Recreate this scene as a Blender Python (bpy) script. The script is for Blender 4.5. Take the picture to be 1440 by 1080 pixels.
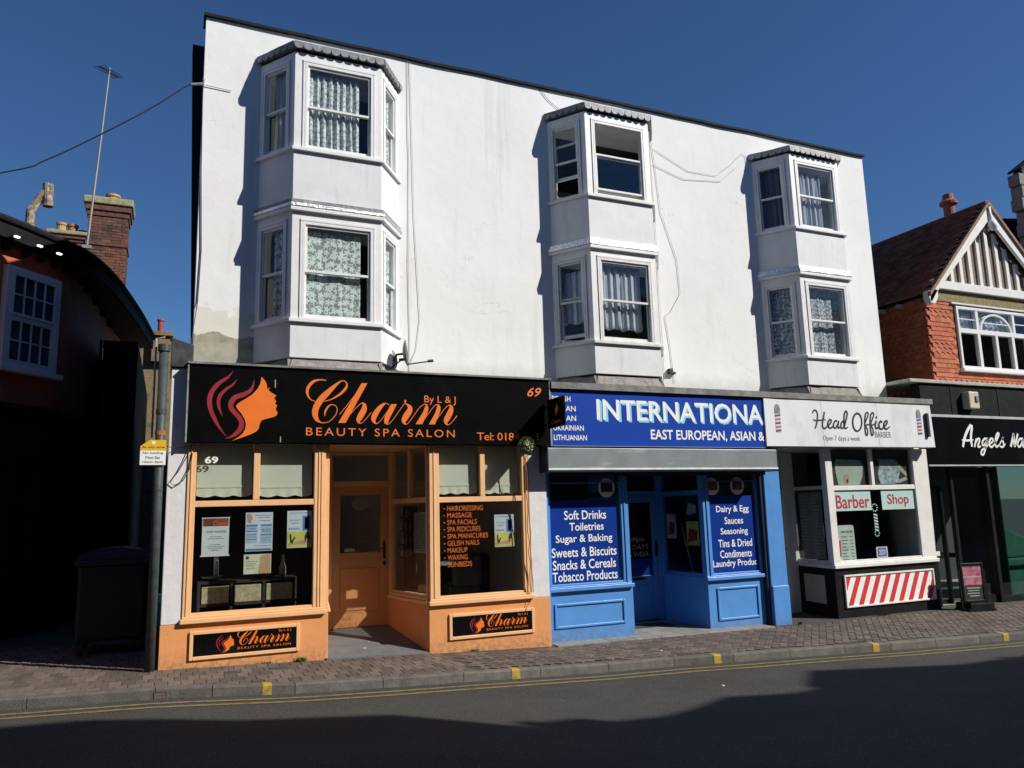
import bpy, bmesh, math, random
from mathutils import Vector, Matrix, noise
random.seed(7)
R = math.radians
for o in list(bpy.data.objects): bpy.data.objects.remove(o)
scene = bpy.context.scene

# ---------------------------------------------------------------- camera
YAW, PITCH, ROLL = R(23.892), R(9.286), R(-1.559)
cam_d = bpy.data.cameras.new('camera'); cam = bpy.data.objects.new('camera', cam_d)
scene.collection.objects.link(cam); scene.camera = cam
fw = Vector((math.sin(YAW)*math.cos(PITCH), math.cos(YAW)*math.cos(PITCH), math.sin(PITCH)))
rt = Vector((math.cos(YAW), -math.sin(YAW), 0)); up = rt.cross(fw)
r2 = math.cos(ROLL)*rt + math.sin(ROLL)*up; u2 = -math.sin(ROLL)*rt + math.cos(ROLL)*up
mt = Matrix((r2, u2, -fw)).transposed().to_4x4(); mt.translation = Vector((0, -9.896, 1.65))
cam.matrix_world = mt
cam_d.sensor_width = 36; cam_d.lens = 36*1088.16/1440; cam_d.clip_start = .1; cam_d.clip_end = 3000

# ---------------------------------------------------------------- sun and sky
SAZ, SEL = R(46.5), R(36.8)          # sun stands in front of the facade, to the right
L = Vector((-math.sin(SAZ)*math.cos(SEL), math.cos(SAZ)*math.cos(SEL), -math.sin(SEL)))  # direction the light travels
sd = bpy.data.lights.new('sun', 'SUN'); sd.energy = 4.6; sd.angle = R(.5); sd.color = (1, .95, .87)
sun = bpy.data.objects.new('sun', sd); scene.collection.objects.link(sun)
sun.rotation_euler = L.to_track_quat('-Z', 'Y').to_euler(); sun.location = (6, -20, 25)
world = bpy.data.worlds.new('World'); scene.world = world; world.use_nodes = True
nt = world.node_tree; bg = nt.nodes['Background']
sky = nt.nodes.new('ShaderNodeTexSky'); sky.sky_type = 'NISHITA'; sky.sun_disc = False
sky.sun_elevation = SEL; sky.sun_rotation = math.atan2(-L.x, -L.y)   # clockwise from +Y
sky.air_density = 1.0; sky.dust_density = 0; sky.ozone_density = 10.0; sky.altitude = 20
hs = nt.nodes.new('ShaderNodeHueSaturation'); hs.inputs['Saturation'].default_value = 1.03   # the camera's white balance
nt.links.new(sky.outputs[0], hs.inputs['Color']); nt.links.new(hs.outputs[0], bg.inputs[0]); bg.inputs[1].default_value = .068
scene.view_settings.view_transform = 'Standard'; scene.view_settings.look = 'None'
scene.view_settings.exposure = .25; scene.view_settings.gamma = 1; scene.view_settings.use_curve_mapping = False
scene.render.resolution_x = 1024; scene.render.resolution_y = 768

# ---------------------------------------------------------------- materials
MATS = {}
def new_mat(name):
    m = bpy.data.materials.new(name); m.use_nodes = True; n = m.node_tree
    return m, n, n.nodes['Principled BSDF']
def N(n, typ, **kw):
    x = n.nodes.new(typ)
    for k, v in kw.items():
        if k.startswith('i_'):
            key = k[2:]; key = int(key) if key.isdigit() else key.replace('_', ' ')
            x.inputs[key].default_value = v
        else: setattr(x, k, v)
    return x
def mixc(n, fac, a, b, blend='MIX'):
    m = n.nodes.new('ShaderNodeMix'); m.data_type = 'RGBA'; m.blend_type = blend
    for i, v in ((0, fac), (6, a), (7, b)):
        if hasattr(v, 'is_output'): n.links.new(v, m.inputs[i])
        else: m.inputs[i].default_value = v if i == 0 else (*v, 1) if len(v) == 3 else v
    return m.outputs[2]
def coords(n, scale=(1, 1, 1)):
    t = N(n, 'ShaderNodeNewGeometry'); mp = N(n, 'ShaderNodeMapping'); mp.inputs['Scale'].default_value = scale
    n.links.new(t.outputs['Position'], mp.inputs[0]); return mp.outputs[0]
def noise_fac(n, scale, detail=4, sc=(1, 1, 1), lo=.35, hi=.65, rough=.6):
    nz = N(n, 'ShaderNodeTexNoise'); nz.inputs['Scale'].default_value = scale; nz.inputs['Detail'].default_value = detail
    nz.inputs['Roughness'].default_value = rough
    n.links.new(coords(n, sc), nz.inputs['Vector'])
    r = N(n, 'ShaderNodeMapRange'); r.inputs[1].default_value = lo; r.inputs[2].default_value = hi
    n.links.new(nz.outputs[0], r.inputs[0]); return r.outputs[0]
def bump(n, b, fac, strength=.3, dist=.01):
    bp = N(n, 'ShaderNodeBump'); bp.inputs['Strength'].default_value = strength; bp.inputs['Distance'].default_value = dist
    n.links.new(fac, bp.inputs['Height']); n.links.new(bp.outputs[0], b.inputs['Normal'])
def mat(name, col, rough=.6, metal=0, var=.12, vs=6, bmp=0, bs=40, dirt=None, spec=.5, rnd=0, island=0, splash=None, huek=1):
    """base colour with soft grain, optional dirt colour, per object / per island variation"""
    if name in MATS: return MATS[name]
    m, n, b = new_mat(name)
    c0 = tuple(c*(1-var) for c in col); c1 = tuple(min(1, c*(1+var)) for c in col)
    out = mixc(n, noise_fac(n, vs), c0, c1)
    if dirt: out = mixc(n, noise_fac(n, dirt[1], 6, lo=dirt[2], hi=dirt[3], sc=dirt[4] if len(dirt) > 4 else (1, 1, 1)), out, dirt[0])
    if splash:   # grime thrown up from the footway on to the foot of the wall
        g = N(n, 'ShaderNodeNewGeometry'); sp = N(n, 'ShaderNodeSeparateXYZ'); n.links.new(g.outputs['Position'], sp.inputs[0])
        ma = N(n, 'ShaderNodeMath', operation='MULTIPLY_ADD'); ma.inputs[1].default_value = .030; n.links.new(sp.outputs[0], ma.inputs[0]); n.links.new(sp.outputs[2], ma.inputs[2])
        q = N(n, 'ShaderNodeMapRange'); q.inputs[1].default_value = -.03; q.inputs[2].default_value = .20; q.inputs[3].default_value = .95; q.inputs[4].default_value = .0; n.links.new(ma.outputs[0], q.inputs[0])
        mm = N(n, 'ShaderNodeMath', operation='MULTIPLY'); n.links.new(q.outputs[0], mm.inputs[0]); n.links.new(noise_fac(n, 16, 8, lo=.38, hi=.62), mm.inputs[1])
        out = mixc(n, mm.outputs[0], out, splash)
        out = mixc(n, noise_fac(n, 34, 3, lo=.70, hi=.73), out, tuple(c*.45+.05 for c in splash))
    if rnd or island:
        s = N(n, 'ShaderNodeObjectInfo').outputs['Random'] if rnd else N(n, 'ShaderNodeNewGeometry').outputs['Random Per Island']
        hv = N(n, 'ShaderNodeHueSaturation'); k = rnd or island
        r = N(n, 'ShaderNodeMapRange'); r.inputs[3].default_value = 1-k; r.inputs[4].default_value = 1+k
        n.links.new(s, r.inputs[0]); n.links.new(r.outputs[0], hv.inputs['Value'])
        r3 = N(n, 'ShaderNodeMapRange'); r3.inputs[3].default_value = .5-.02*k*3*huek; r3.inputs[4].default_value = .5+.02*k*3*huek
        w = N(n, 'ShaderNodeTexWhiteNoise'); w.noise_dimensions = '1D'; n.links.new(s, w.inputs['W']); n.links.new(w.outputs[0], r3.inputs[0]); n.links.new(r3.outputs[0], hv.inputs['Hue'])
        n.links.new(out, hv.inputs['Color']); out = hv.outputs[0]
    n.links.new(out, b.inputs['Base Color'])
    b.inputs['Roughness'].default_value = rough; b.inputs['Metallic'].default_value = metal
    b.inputs['Specular IOR Level'].default_value = spec
    if bmp: bump(n, b, noise_fac(n, bs, 5, lo=.2, hi=.8), bmp)
    MATS[name] = m; return m

def glass_mat(name, tint=(.86, .9, .9), wav=.02, boost=1.0):
    m, n, b = new_mat(name); n.nodes.remove(b)
    out = [x for x in n.nodes if x.type == 'OUTPUT_MATERIAL'][0]
    tr = N(n, 'ShaderNodeBsdfTransparent'); tr.inputs[0].default_value = (*[math.sqrt(c) for c in tint], 1)   # light crosses both faces
    gl = N(n, 'ShaderNodeBsdfGlossy'); gl.inputs['Roughness'].default_value = .015; gl.inputs[0].default_value = (.95, .97, 1, 1)
    fr = N(n, 'ShaderNodeFresnel'); fr.inputs[0].default_value = 1.5
    ml = N(n, 'ShaderNodeMath', operation='MULTIPLY'); ml.inputs[1].default_value = boost
    ge = N(n, 'ShaderNodeNewGeometry'); fb = N(n, 'ShaderNodeMath', operation='SUBTRACT'); fb.inputs[0].default_value = 1; n.links.new(ge.outputs['Backfacing'], fb.inputs[1])
    fm = N(n, 'ShaderNodeMath', operation='MULTIPLY'); n.links.new(fr.outputs[0], fm.inputs[0]); n.links.new(fb.outputs[0], fm.inputs[1])
    mx = N(n, 'ShaderNodeMixShader'); n.links.new(fm.outputs[0], ml.inputs[0]); n.links.new(ml.outputs[0], mx.inputs[0])
    n.links.new(tr.outputs[0], mx.inputs[1]); n.links.new(gl.outputs[0], mx.inputs[2]); n.links.new(mx.outputs[0], out.inputs[0])
    if wav:
        bp = N(n, 'ShaderNodeBump'); bp.inputs['Strength'].default_value = wav; bp.inputs['Distance'].default_value = .05
        n.links.new(noise_fac(n, 2.5, 1, lo=0, hi=1), bp.inputs['Height'])
        n.links.new(bp.outputs[0], gl.inputs['Normal'])
    MATS[name] = m; return m
glass = glass_mat('window_glass'); glass_shop = glass_mat('shop_glass', (.82, .86, .86), .012, 1.25)

# white render of the upper storeys: faint stains, hairline cracks, bare cement patch at its lower left foot
def stucco():
    m, n, b = new_mat('white_stucco')
    c = mixc(n, noise_fac(n, .9, 6, lo=.3, hi=.7), (.755, .76, .75), (.82, .825, .82))
    c = mixc(n, mulf(n, noise_fac(n, 1.3, 5, sc=(3.2, 1, .16), lo=.60, hi=.70), .35), c, (.56, .56, .53))
    c = mixc(n, noise_fac(n, 2.2, 8, sc=(1.6, 1, .22), lo=.58, hi=.85), c, (.64, .64, .61))
    # cracks: thin band of a distorted noise
    nz = N(n, 'ShaderNodeTexNoise'); nz.inputs['Scale'].default_value = .8; nz.inputs['Detail'].default_value = 7; nz.inputs['Distortion'].default_value = .4
    n.links.new(coords(n), nz.inputs['Vector'])
    s = N(n, 'ShaderNodeMath', operation='SUBTRACT'); s.inputs[1].default_value = .5; n.links.new(nz.outputs[0], s.inputs[0])
    a = N(n, 'ShaderNodeMath', operation='ABSOLUTE'); n.links.new(s.outputs[0], a.inputs[0])
    r = N(n, 'ShaderNodeMapRange'); r.inputs[1].default_value = .0; r.inputs[2].default_value = .0025; r.inputs[3].default_value = .4; r.inputs[4].default_value = 0
    n.links.new(a.outputs[0], r.inputs[0])
    msk = N(n, 'ShaderNodeMath', operation='MULTIPLY'); n.links.new(r.outputs[0], msk.inputs[0]); n.links.new(noise_fac(n, .5, 2, lo=.5, hi=.6), msk.inputs[1])
    c = mixc(n, msk.outputs[0], c, (.38, .38, .37))
    # bare patch: low and at the left, with a ragged upper edge
    g = N(n, 'ShaderNodeNewGeometry'); sp = N(n, 'ShaderNodeSeparateXYZ'); n.links.new(g.outputs['Position'], sp.inputs[0])
    nz2 = N(n, 'ShaderNodeTexNoise'); nz2.inputs['Scale'].default_value = 5; nz2.inputs['Detail'].default_value = 6; n.links.new(g.outputs['Position'], nz2.inputs['Vector'])
    def edge(sock, at, w, k):
        ad = N(n, 'ShaderNodeMath', operation='MULTIPLY_ADD'); ad.inputs[1].default_value = k; n.links.new(nz2.outputs[0], ad.inputs[0]); n.links.new(sock, ad.inputs[2])
        q = N(n, 'ShaderNodeMapRange'); q.inputs[1].default_value = at+k*.5; q.inputs[2].default_value = at+w+k*.5; q.inputs[3].default_value = 1; q.inputs[4].default_value = 0
        n.links.new(ad.outputs[0], q.inputs[0]); return q.outputs[0]
    e1 = edge(sp.outputs[2], 3.99, .01, .3); e2 = edge(sp.outputs[0], 1.0, .05, .3)
    pm = N(n, 'ShaderNodeMath', operation='MULTIPLY'); n.links.new(e1, pm.inputs[0]); n.links.new(e2, pm.inputs[1])
    e3 = edge(sp.outputs[2], 4.28, .04, .55)
    pm2 = N(n, 'ShaderNodeMath', operation='MULTIPLY'); n.links.new(e3, pm2.inputs[0]); n.links.new(e2, pm2.inputs[1])
    c = mixc(n, pm2.outputs[0], c, (.68, .67, .60))
    c = mixc(n, pm.outputs[0], c, mixc(n, noise_fac(n, 7, 5), (.27, .255, .19), (.42, .40, .31)))
    # run-off stains along the foot of the wall
    e4 = edge(sp.outputs[2], 3.62, .22, .3)
    c = mixc(n, mulf(n, e4, .45), c, (.40, .40, .37))
    n.links.new(c, b.inputs['Base Color']); b.inputs['Roughness'].default_value = .75; b.inputs['Specular IOR Level'].default_value = .25
    bump(n, b, noise_fac(n, 3, 6, lo=.1, hi=.9), .2, .03)
    return m
def mulf(n, s, k):
    q = N(n, 'ShaderNodeMath', operation='MULTIPLY'); q.inputs[1].default_value = k; n.links.new(s, q.inputs[0]); return q.outputs[0]
STUCCO = stucco()
BAYP = mat('bay_panel_paint', (.69, .70, .71), .6, var=.05, vs=3, bmp=.14, bs=9, dirt=((.50, .50, .48), 3.5, .55, .85, (2.5, 2.5, .35)))
TRIM = mat('white_joinery_paint', (.74, .74, .73), .45, var=.05, vs=5, bmp=.08, bs=30, dirt=((.42, .42, .40), 9, .63, .9, (1, 1, .4)))
TRIM_SHABBY = mat('weathered_sash_paint', (.66, .66, .65), .5, var=.07, vs=8, bmp=.12, bs=30, dirt=((.34, .33, .31), 14, .58, .85))
LEAD = mat('lead_grey', (.20, .21, .22), .5, var=.25, vs=12, bmp=.3, bs=18, dirt=((.45, .45, .44), 20, .55, .75))
SILVER = mat('silver_flashing_tape', (.62, .64, .67), .28, .85, var=.15, vs=14, bmp=.6, bs=30, dirt=((.12, .12, .12), 11, .6, .75))
LEDGE = mat('weathered_lead_ledge', (.17, .17, .155), .75, var=.25, vs=5, bmp=.5, bs=14, dirt=((.30, .29, .26), 6, .5, .75))
MORTAR = mat('grey_mortar_fillet', (.27, .26, .235), .9, var=.25, vs=10, bmp=.8, bs=20)
FELT = mat('black_felt', (.018, .018, .02), .8, spec=.15, var=.3, vs=10, bmp=.4, bs=20)
TAR = mat('tarred_black', (.012, .012, .014), .7, var=.3, vs=6, bmp=.3, bs=12, spec=.12)
ORANGE = mat('orange_masonry_paint', (.70, .295, .105), .65, var=.05, vs=3, bmp=.12, bs=25, dirt=((.52, .24, .10), 4, .58, .9, (1, 1, .5)), splash=(.30, .16, .08))
PEACH = mat('peach_joinery_paint', (.80, .46, .225), .5, var=.04, vs=5, bmp=.06, bs=30, dirt=((.58, .33, .17), 8, .62, .9))
BLUE = mat('blue_gloss_paint', (.085, .265, .62), .38, var=.06, vs=4, bmp=.1, bs=25, dirt=((.14, .25, .42), 7, .58, .88), splash=(.12, .17, .24))
PIER = mat('pier_white_paint', (.66, .65, .66), .7, var=.05, vs=4, bmp=.3, bs=12, dirt=((.45, .45, .44), 6, .62, .85))
WHITEJ = mat('barber_white_paint', (.74, .735, .70), .45, var=.05, vs=5, bmp=.08, bs=30, dirt=((.45, .44, .40), 10, .62, .85))
CREAMDIRTY = mat('dull_cream_paint', (.42, .42, .38), .5, var=.08, vs=6, dirt=((.28, .27, .24), 8, .6, .85))
BLACKP = mat('black_plinth_paint', (.010, .010, .012), .45, spec=.2, var=.3, vs=6, bmp=.2, bs=15, dirt=((.16, .16, .15), 9, .68, .8))
SIGNBLK = mat('black_sign_panel', (.0035, .0035, .004), .22, var=.2, vs=3, spec=.3, dirt=((.010, .010, .010), 2.2, .55, .9))
SIGNWHT = mat('white_sign_panel', (.76, .78, .80), .4, var=.03, vs=2, dirt=((.52, .53, .54), 2.2, .55, .85, (1, 1, .4)))
SIGNBLUE = mat('blue_sign_panel', (.006, .052, .36), .3, var=.05, vs=2)
VINYL = mat('blue_window_vinyl', (.003, .034, .25), .3, var=.05, vs=2)
ORGW = mat('orange_window_vinyl', (.60, .12, .012), .5, var=.05)
DKLEAD = mat('dark_lead', (.06, .06, .062), .6, var=.3, vs=10, bmp=.3, bs=18, spec=.2)
ORG = mat('orange_lettering', (.80, .17, .012), .5, var=.05)
DRED = mat('dark_red_vinyl', (.28, .012, .022), .5, var=.1)
WHT = mat('white_lettering', (.82, .82, .80), .5, var=.03)
CYAN = mat('cyan_letter_edge', (.22, .62, .85), .5, var=.03)
INK = mat('dark_ink', (.02, .02, .025), .5)
GREYINK = mat('grey_ink', (.18, .18, .19), .6)
SHUT = mat('shutter_box_steel', (.21, .245, .25), .45, .15, var=.1, vs=3, dirt=((.5, .52, .52), 3, .6, .8, (.4, 1, 3)))
DKSTEEL = mat('dark_rail', (.02, .03, .06), .4, .3)
DOORP = mat('door_orange_shaded', (.66, .30, .115), .45, var=.05, vs=5, bmp=.06, bs=30)  # between orange and peach, deepened to carry the recess shade in the colour
BRASS = mat('tarnished_handle', (.05, .04, .03), .35, .8)
PIPE = mat('grey_green_pipe', (.045, .058, .055), .55, var=.2, vs=14, dirt=((.3, .3, .28), 22, .66, .8), bmp=.2, bs=20)
RUST = mat('rusty_band', (.32, .13, .04), .8, var=.3, vs=30)
YEL = mat('yellow_plate', (.75, .42, .02), .4, var=.04)
CABLE = mat('black_cable', (.02, .02, .022), .6)
CABLEW = mat('old_white_cable', (.42, .42, .40), .6)
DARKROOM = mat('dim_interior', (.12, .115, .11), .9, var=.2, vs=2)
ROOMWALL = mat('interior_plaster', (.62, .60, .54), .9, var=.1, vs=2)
FLOORIN = mat('interior_floor', (.30, .27, .24), .6)
BLIND = mat('cream_blind', (.60, .62, .50), .85, var=.04, vs=4)
def cloth(name, col, trans=.35):
    m, n, b = new_mat(name); b.inputs['Roughness'].default_value = .95; b.inputs['Specular IOR Level'].default_value = .1
    tl = N(n, 'ShaderNodeBsdfTranslucent'); tl.inputs[0].default_value = (*col, 1); mx = N(n, 'ShaderNodeMixShader'); mx.inputs[0].default_value = trans
    o = [x for x in n.nodes if x.type == 'OUTPUT_MATERIAL'][0]
    n.links.new(mixc(n, noise_fac(n, 6), tuple(c*.9 for c in col), col), b.inputs['Base Color'])
    n.links.new(b.outputs[0], mx.inputs[1]); n.links.new(tl.outputs[0], mx.inputs[2]); n.links.new(mx.outputs[0], o.inputs[0]); MATS[name] = m; return m
def lace(name, thread=(.62, .66, .64), scale=15, open_=.55, flowers=True):
    """net cloth: dense flower motifs in a thin see-through ground, mapped on the cloth's own u (length along it) and z"""
    m, n, b = new_mat(name); b.inputs['Roughness'].default_value = .95; b.inputs['Specular IOR Level'].default_value = .1
    uv = N(n, 'ShaderNodeUVMap'); uv.uv_map = 'UVMap'
    vr = N(n, 'ShaderNodeTexVoronoi'); vr.feature = 'F1'; vr.inputs['Scale'].default_value = scale; vr.inputs['Randomness'].default_value = .55
    vr.voronoi_dimensions = '2D'; n.links.new(uv.outputs[0], vr.inputs['Vector'])
    # petals: angle around each cell centre
    sub = N(n, 'ShaderNodeVectorMath', operation='SUBTRACT'); sc = N(n, 'ShaderNodeVectorMath', operation='SCALE'); sc.inputs['Scale'].default_value = 1
    n.links.new(uv.outputs[0], sub.inputs[0]); n.links.new(vr.outputs['Position'], sub.inputs[1])
    sx = N(n, 'ShaderNodeSeparateXYZ'); n.links.new(sub.outputs[0], sx.inputs[0])
    at = N(n, 'ShaderNodeMath', operation='ARCTAN2'); n.links.new(sx.outputs[1], at.inputs[0]); n.links.new(sx.outputs[0], at.inputs[1])
    m5 = N(n, 'ShaderNodeMath', operation='MULTIPLY'); m5.inputs[1].default_value = 5; n.links.new(at.outputs[0], m5.inputs[0])
    co = N(n, 'ShaderNodeMath', operation='COSINE'); n.links.new(m5.outputs[0], co.inputs[0])
    ra = N(n, 'ShaderNodeMath', operation='MULTIPLY_ADD'); ra.inputs[1].default_value = .11; ra.inputs[2].default_value = .36 if flowers else .25; n.links.new(co.outputs[0], ra.inputs[0])
    lt = N(n, 'ShaderNodeMath', operation='LESS_THAN'); n.links.new(vr.outputs['Distance'], lt.inputs[0]); n.links.new(ra.outputs[0], lt.inputs[1])
    nz = N(n, 'ShaderNodeTexNoise'); nz.inputs['Scale'].default_value = scale*1.3; nz.inputs['Detail'].default_value = 1; nz.noise_dimensions = '2D'; n.links.new(uv.outputs[0], nz.inputs['Vector'])
    s = N(n, 'ShaderNodeMath', operation='SUBTRACT'); s.inputs[1].default_value = .5; n.links.new(nz.outputs[0], s.inputs[0])
    a = N(n, 'ShaderNodeMath', operation='ABSOLUTE'); n.links.new(s.outputs[0], a.inputs[0])
    l2 = N(n, 'ShaderNodeMath', operation='LESS_THAN'); l2.inputs[1].default_value = .035; n.links.new(a.outputs[0], l2.inputs[0])
    mxx = N(n, 'ShaderNodeMath', operation='MAXIMUM'); n.links.new(lt.outputs[0], mxx.inputs[0]); n.links.new(l2.outputs[0], mxx.inputs[1])
    r = N(n, 'ShaderNodeMapRange'); r.inputs[3].default_value = 1-open_; r.inputs[4].default_value = .95; n.links.new(mxx.outputs[0], r.inputs[0])
    n.links.new(mixc(n, mxx.outputs[0], tuple(c*.6 for c in thread), thread), b.inputs['Base Color'])
    tr = N(n, 'ShaderNodeBsdfTransparent'); mx = N(n, 'ShaderNodeMixShader'); o = [x for x in n.nodes if x.type == 'OUTPUT_MATERIAL'][0]
    n.links.new(r.outputs[0], mx.inputs[0]); n.links.new(tr.outputs[0], mx.inputs[1]); n.links.new(b.outputs[0], mx.inputs[2]); n.links.new(mx.outputs[0], o.inputs[0])
    MATS[name] = m; return m
LACE_FLOWER = lace('flower_lace', (.74, .80, .77), 10, .5); LACE_FINE = lace('gathered_lace', (.78, .82, .82), 14, .35)
LACE_DARK = lace('scroll_lace', (.66, .70, .76), 13, .68, False); SHEER = cloth('white_sheer', (.72, .75, .82)); DRAPE = cloth('mauve_drape', (.20, .17, .22), .2)
CREAMCUR = cloth('cream_side_curtain', (.78, .78, .74)); REDCUR = cloth('red_curtain', (.35, .02, .03), .2)

# ---------------------------------------------------------------- mesh helpers
COL = scene.collection
class B:
    """collects solids; everything goes through matrix M"""
    def __init__(s, M=None): s.v = []; s.f = []; s.uv = {}; s.M = M
    def add(s, pts, faces):
        k = len(s.v); s.v += [tuple(s.M @ Vector(p)) if s.M else tuple(p) for p in pts]; s.f += [tuple(i+k for i in f) for f in faces]; return s
    def box(s, x0, x1, y0, y1, z0, z1):
        return s.add([(x0,y0,z0),(x1,y0,z0),(x1,y1,z0),(x0,y1,z0),(x0,y0,z1),(x1,y0,z1),(x1,y1,z1),(x0,y1,z1)],
                     [(0,3,2,1),(4,5,6,7),(0,1,5,4),(1,2,6,5),(2,3,7,6),(3,0,4,7)])
    def prism(s, poly, y0, y1):             # poly in x,z ; extruded along y
        n = len(poly); a = sum(poly[i][0]*poly[(i+1)%n][1]-poly[(i+1)%n][0]*poly[i][1] for i in range(n))
        if a < 0: poly = poly[::-1]
        return s.add([(x,y0,z) for x,z in poly]+[(x,y1,z) for x,z in poly],
                     [tuple(range(n)), tuple(range(2*n-1, n-1, -1))]+[(i, i+n, (i+1)%n+n, (i+1)%n) for i in range(n)])
    def slab(s, poly, z0, z1):              # poly in x,y ; z0,z1 numbers or functions
        n = len(poly); f0 = z0 if callable(z0) else (lambda x,y: z0); f1 = z1 if callable(z1) else (lambda x,y: z1)
        a = sum(poly[i][0]*poly[(i+1)%n][1]-poly[(i+1)%n][0]*poly[i][1] for i in range(n))
        if a < 0: poly = poly[::-1]
        return s.add([(x,y,f0(x,y)) for x,y in poly]+[(x,y,f1(x,y)) for x,y in poly],
                     [tuple(range(n-1,-1,-1)), tuple(range(n, 2*n))]+[(i, (i+1)%n, (i+1)%n+n, i+n) for i in range(n)])
    def tube(s, pts, r, n=8, cap=True):
        pts = [Vector(p) for p in pts]; rr = r if isinstance(r, (list, tuple)) else [r]*len(pts); ring = []
        for i, p in enumerate(pts):
            t = (pts[min(i+1, len(pts)-1)]-pts[max(i-1, 0)]).normalized()
            a = t.cross(Vector((0,0,1)) if abs(t.z) < .9 else Vector((0,1,0))).normalized(); b = t.cross(a)
            ring += [tuple(p+rr[i]*(math.cos(q)*a+math.sin(q)*b)) for q in [2*math.pi*k/n for k in range(n)]]
        fs = [(i*n+k, (i+1)*n+k, (i+1)*n+(k+1)%n, i*n+(k+1)%n) for i in range(len(pts)-1) for k in range(n)]
        if cap: fs += [tuple(range(n)), tuple(range(len(ring)-1, len(ring)-n-1, -1))]
        return s.add(ring, fs)
    def lathe(s, prof, c, n=16):            # prof [(r,z)] about vertical axis at c
        pts = [(c[0]+r*math.cos(2*math.pi*k/n), c[1]+r*math.sin(2*math.pi*k/n), c[2]+z) for r, z in prof for k in range(n)]
        fs = [(i*n+k, i*n+(k+1)%n, (i+1)*n+(k+1)%n, (i+1)*n+k) for i in range(len(prof)-1) for k in range(n)]
        fs += [tuple(range(n-1,-1,-1)), tuple(range(len(pts)-n, len(pts)))]
        return s.add(pts, fs)
    def frame(s, x0, x1, z0, z1, t, y0, y1, tb=None, tt=None):
        tb = t if tb is None else tb; tt = t if tt is None else tt
        s.box(x0, x0+t, y0, y1, z0, z1); s.box(x1-t, x1, y0, y1, z0, z1)
        s.box(x0+t, x1-t, y0, y1, z0, z0+tb); s.box(x0+t, x1-t, y0, y1, z1-tt, z1); return s
    def holes(s, x0, x1, z0, z1, hs, y0, y1):   # wall slab with rectangular holes
        xs = sorted({x0, x1, *[min(max(v, x0), x1) for h in hs for v in h[:2]]}); zs = sorted({z0, z1, *[min(max(v, z0), z1) for h in hs for v in h[2:]]})
        nx, nz = len(xs)-1, len(zs)-1
        def solid(i, j):
            if i < 0 or j < 0 or i >= nx or j >= nz: return False
            cx, cz = (xs[i]+xs[i+1])/2, (zs[j]+zs[j+1])/2
            return not any(h[0] < cx < h[1] and h[2] < cz < h[3] for h in hs)
        for i in range(nx):
            for j in range(nz):
                if not solid(i, j): continue
                a, b, c, d = xs[i], xs[i+1], zs[j], zs[j+1]
                s.add([(a,y0,c),(b,y0,c),(b,y0,d),(a,y0,d)], [(0,1,2,3)]); s.add([(a,y1,c),(b,y1,c),(b,y1,d),(a,y1,d)], [(3,2,1,0)])
                if not solid(i-1, j): s.add([(a,y0,c),(a,y0,d),(a,y1,d),(a,y1,c)], [(0,1,2,3)])
                if not solid(i+1, j): s.add([(b,y0,c),(b,y1,c),(b,y1,d),(b,y0,d)], [(0,1,2,3)])
                if not solid(i, j-1): s.add([(a,y0,c),(a,y1,c),(b,y1,c),(b,y0,c)], [(0,1,2,3)])
                if not solid(i, j+1): s.add([(a,y0,d),(b,y0,d),(b,y1,d),(a,y1,d)], [(0,1,2,3)])
        return s
def wloc(o):
    v = Vector((0,0,0))
    while o: v += o.location; o = o.parent
    return v
def link(name, me, parent=None, loc=None):
    o = bpy.data.objects.new(name, me); COL.objects.link(o)
    if loc is not None: o.location = loc
    if parent: o.parent = parent
    return o
def obj(name, b, m, parent=None, bev=0, smooth=False, loc=None, kind=None, label=None):
    """one mesh object; vertices are given in world space, the object's origin is its parent's (or loc)"""
    me = bpy.data.meshes.new(name)
    org = wloc(parent) if parent else Vector(loc) if loc else Vector((0,0,0))
    me.from_pydata([(x-org.x, y-org.y, z-org.z) for x,y,z in b.v], [], b.f)
    me.materials.append(m); me.validate(); me.update()
    if smooth: me.polygons.foreach_set('use_smooth', [True]*len(me.polygons))
    o = link(name, me, parent, None if parent else org)
    if bev:
        q = o.modifiers.new('bevel', 'BEVEL'); q.width = bev; q.segments = 2; q.limit_method = 'ANGLE'; q.angle_limit = R(40)
    if kind: o['kind'] = kind
    if label: o['label'] = label
    return o
def thing(name, label, cat, loc=(0,0,0), group=None):
    o = bpy.data.objects.new(name, None); COL.objects.link(o); o.location = loc; o.empty_display_size = .1
    o['label'] = label; o['category'] = cat
    if group: o['group'] = group
    return o
def tag(o, label, cat, group=None):
    o['label'] = label; o['category'] = cat
    if group: o['group'] = group
    return o
def struct(name, b, m, **k): return obj(name, b, m, kind='structure', **k)

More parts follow.
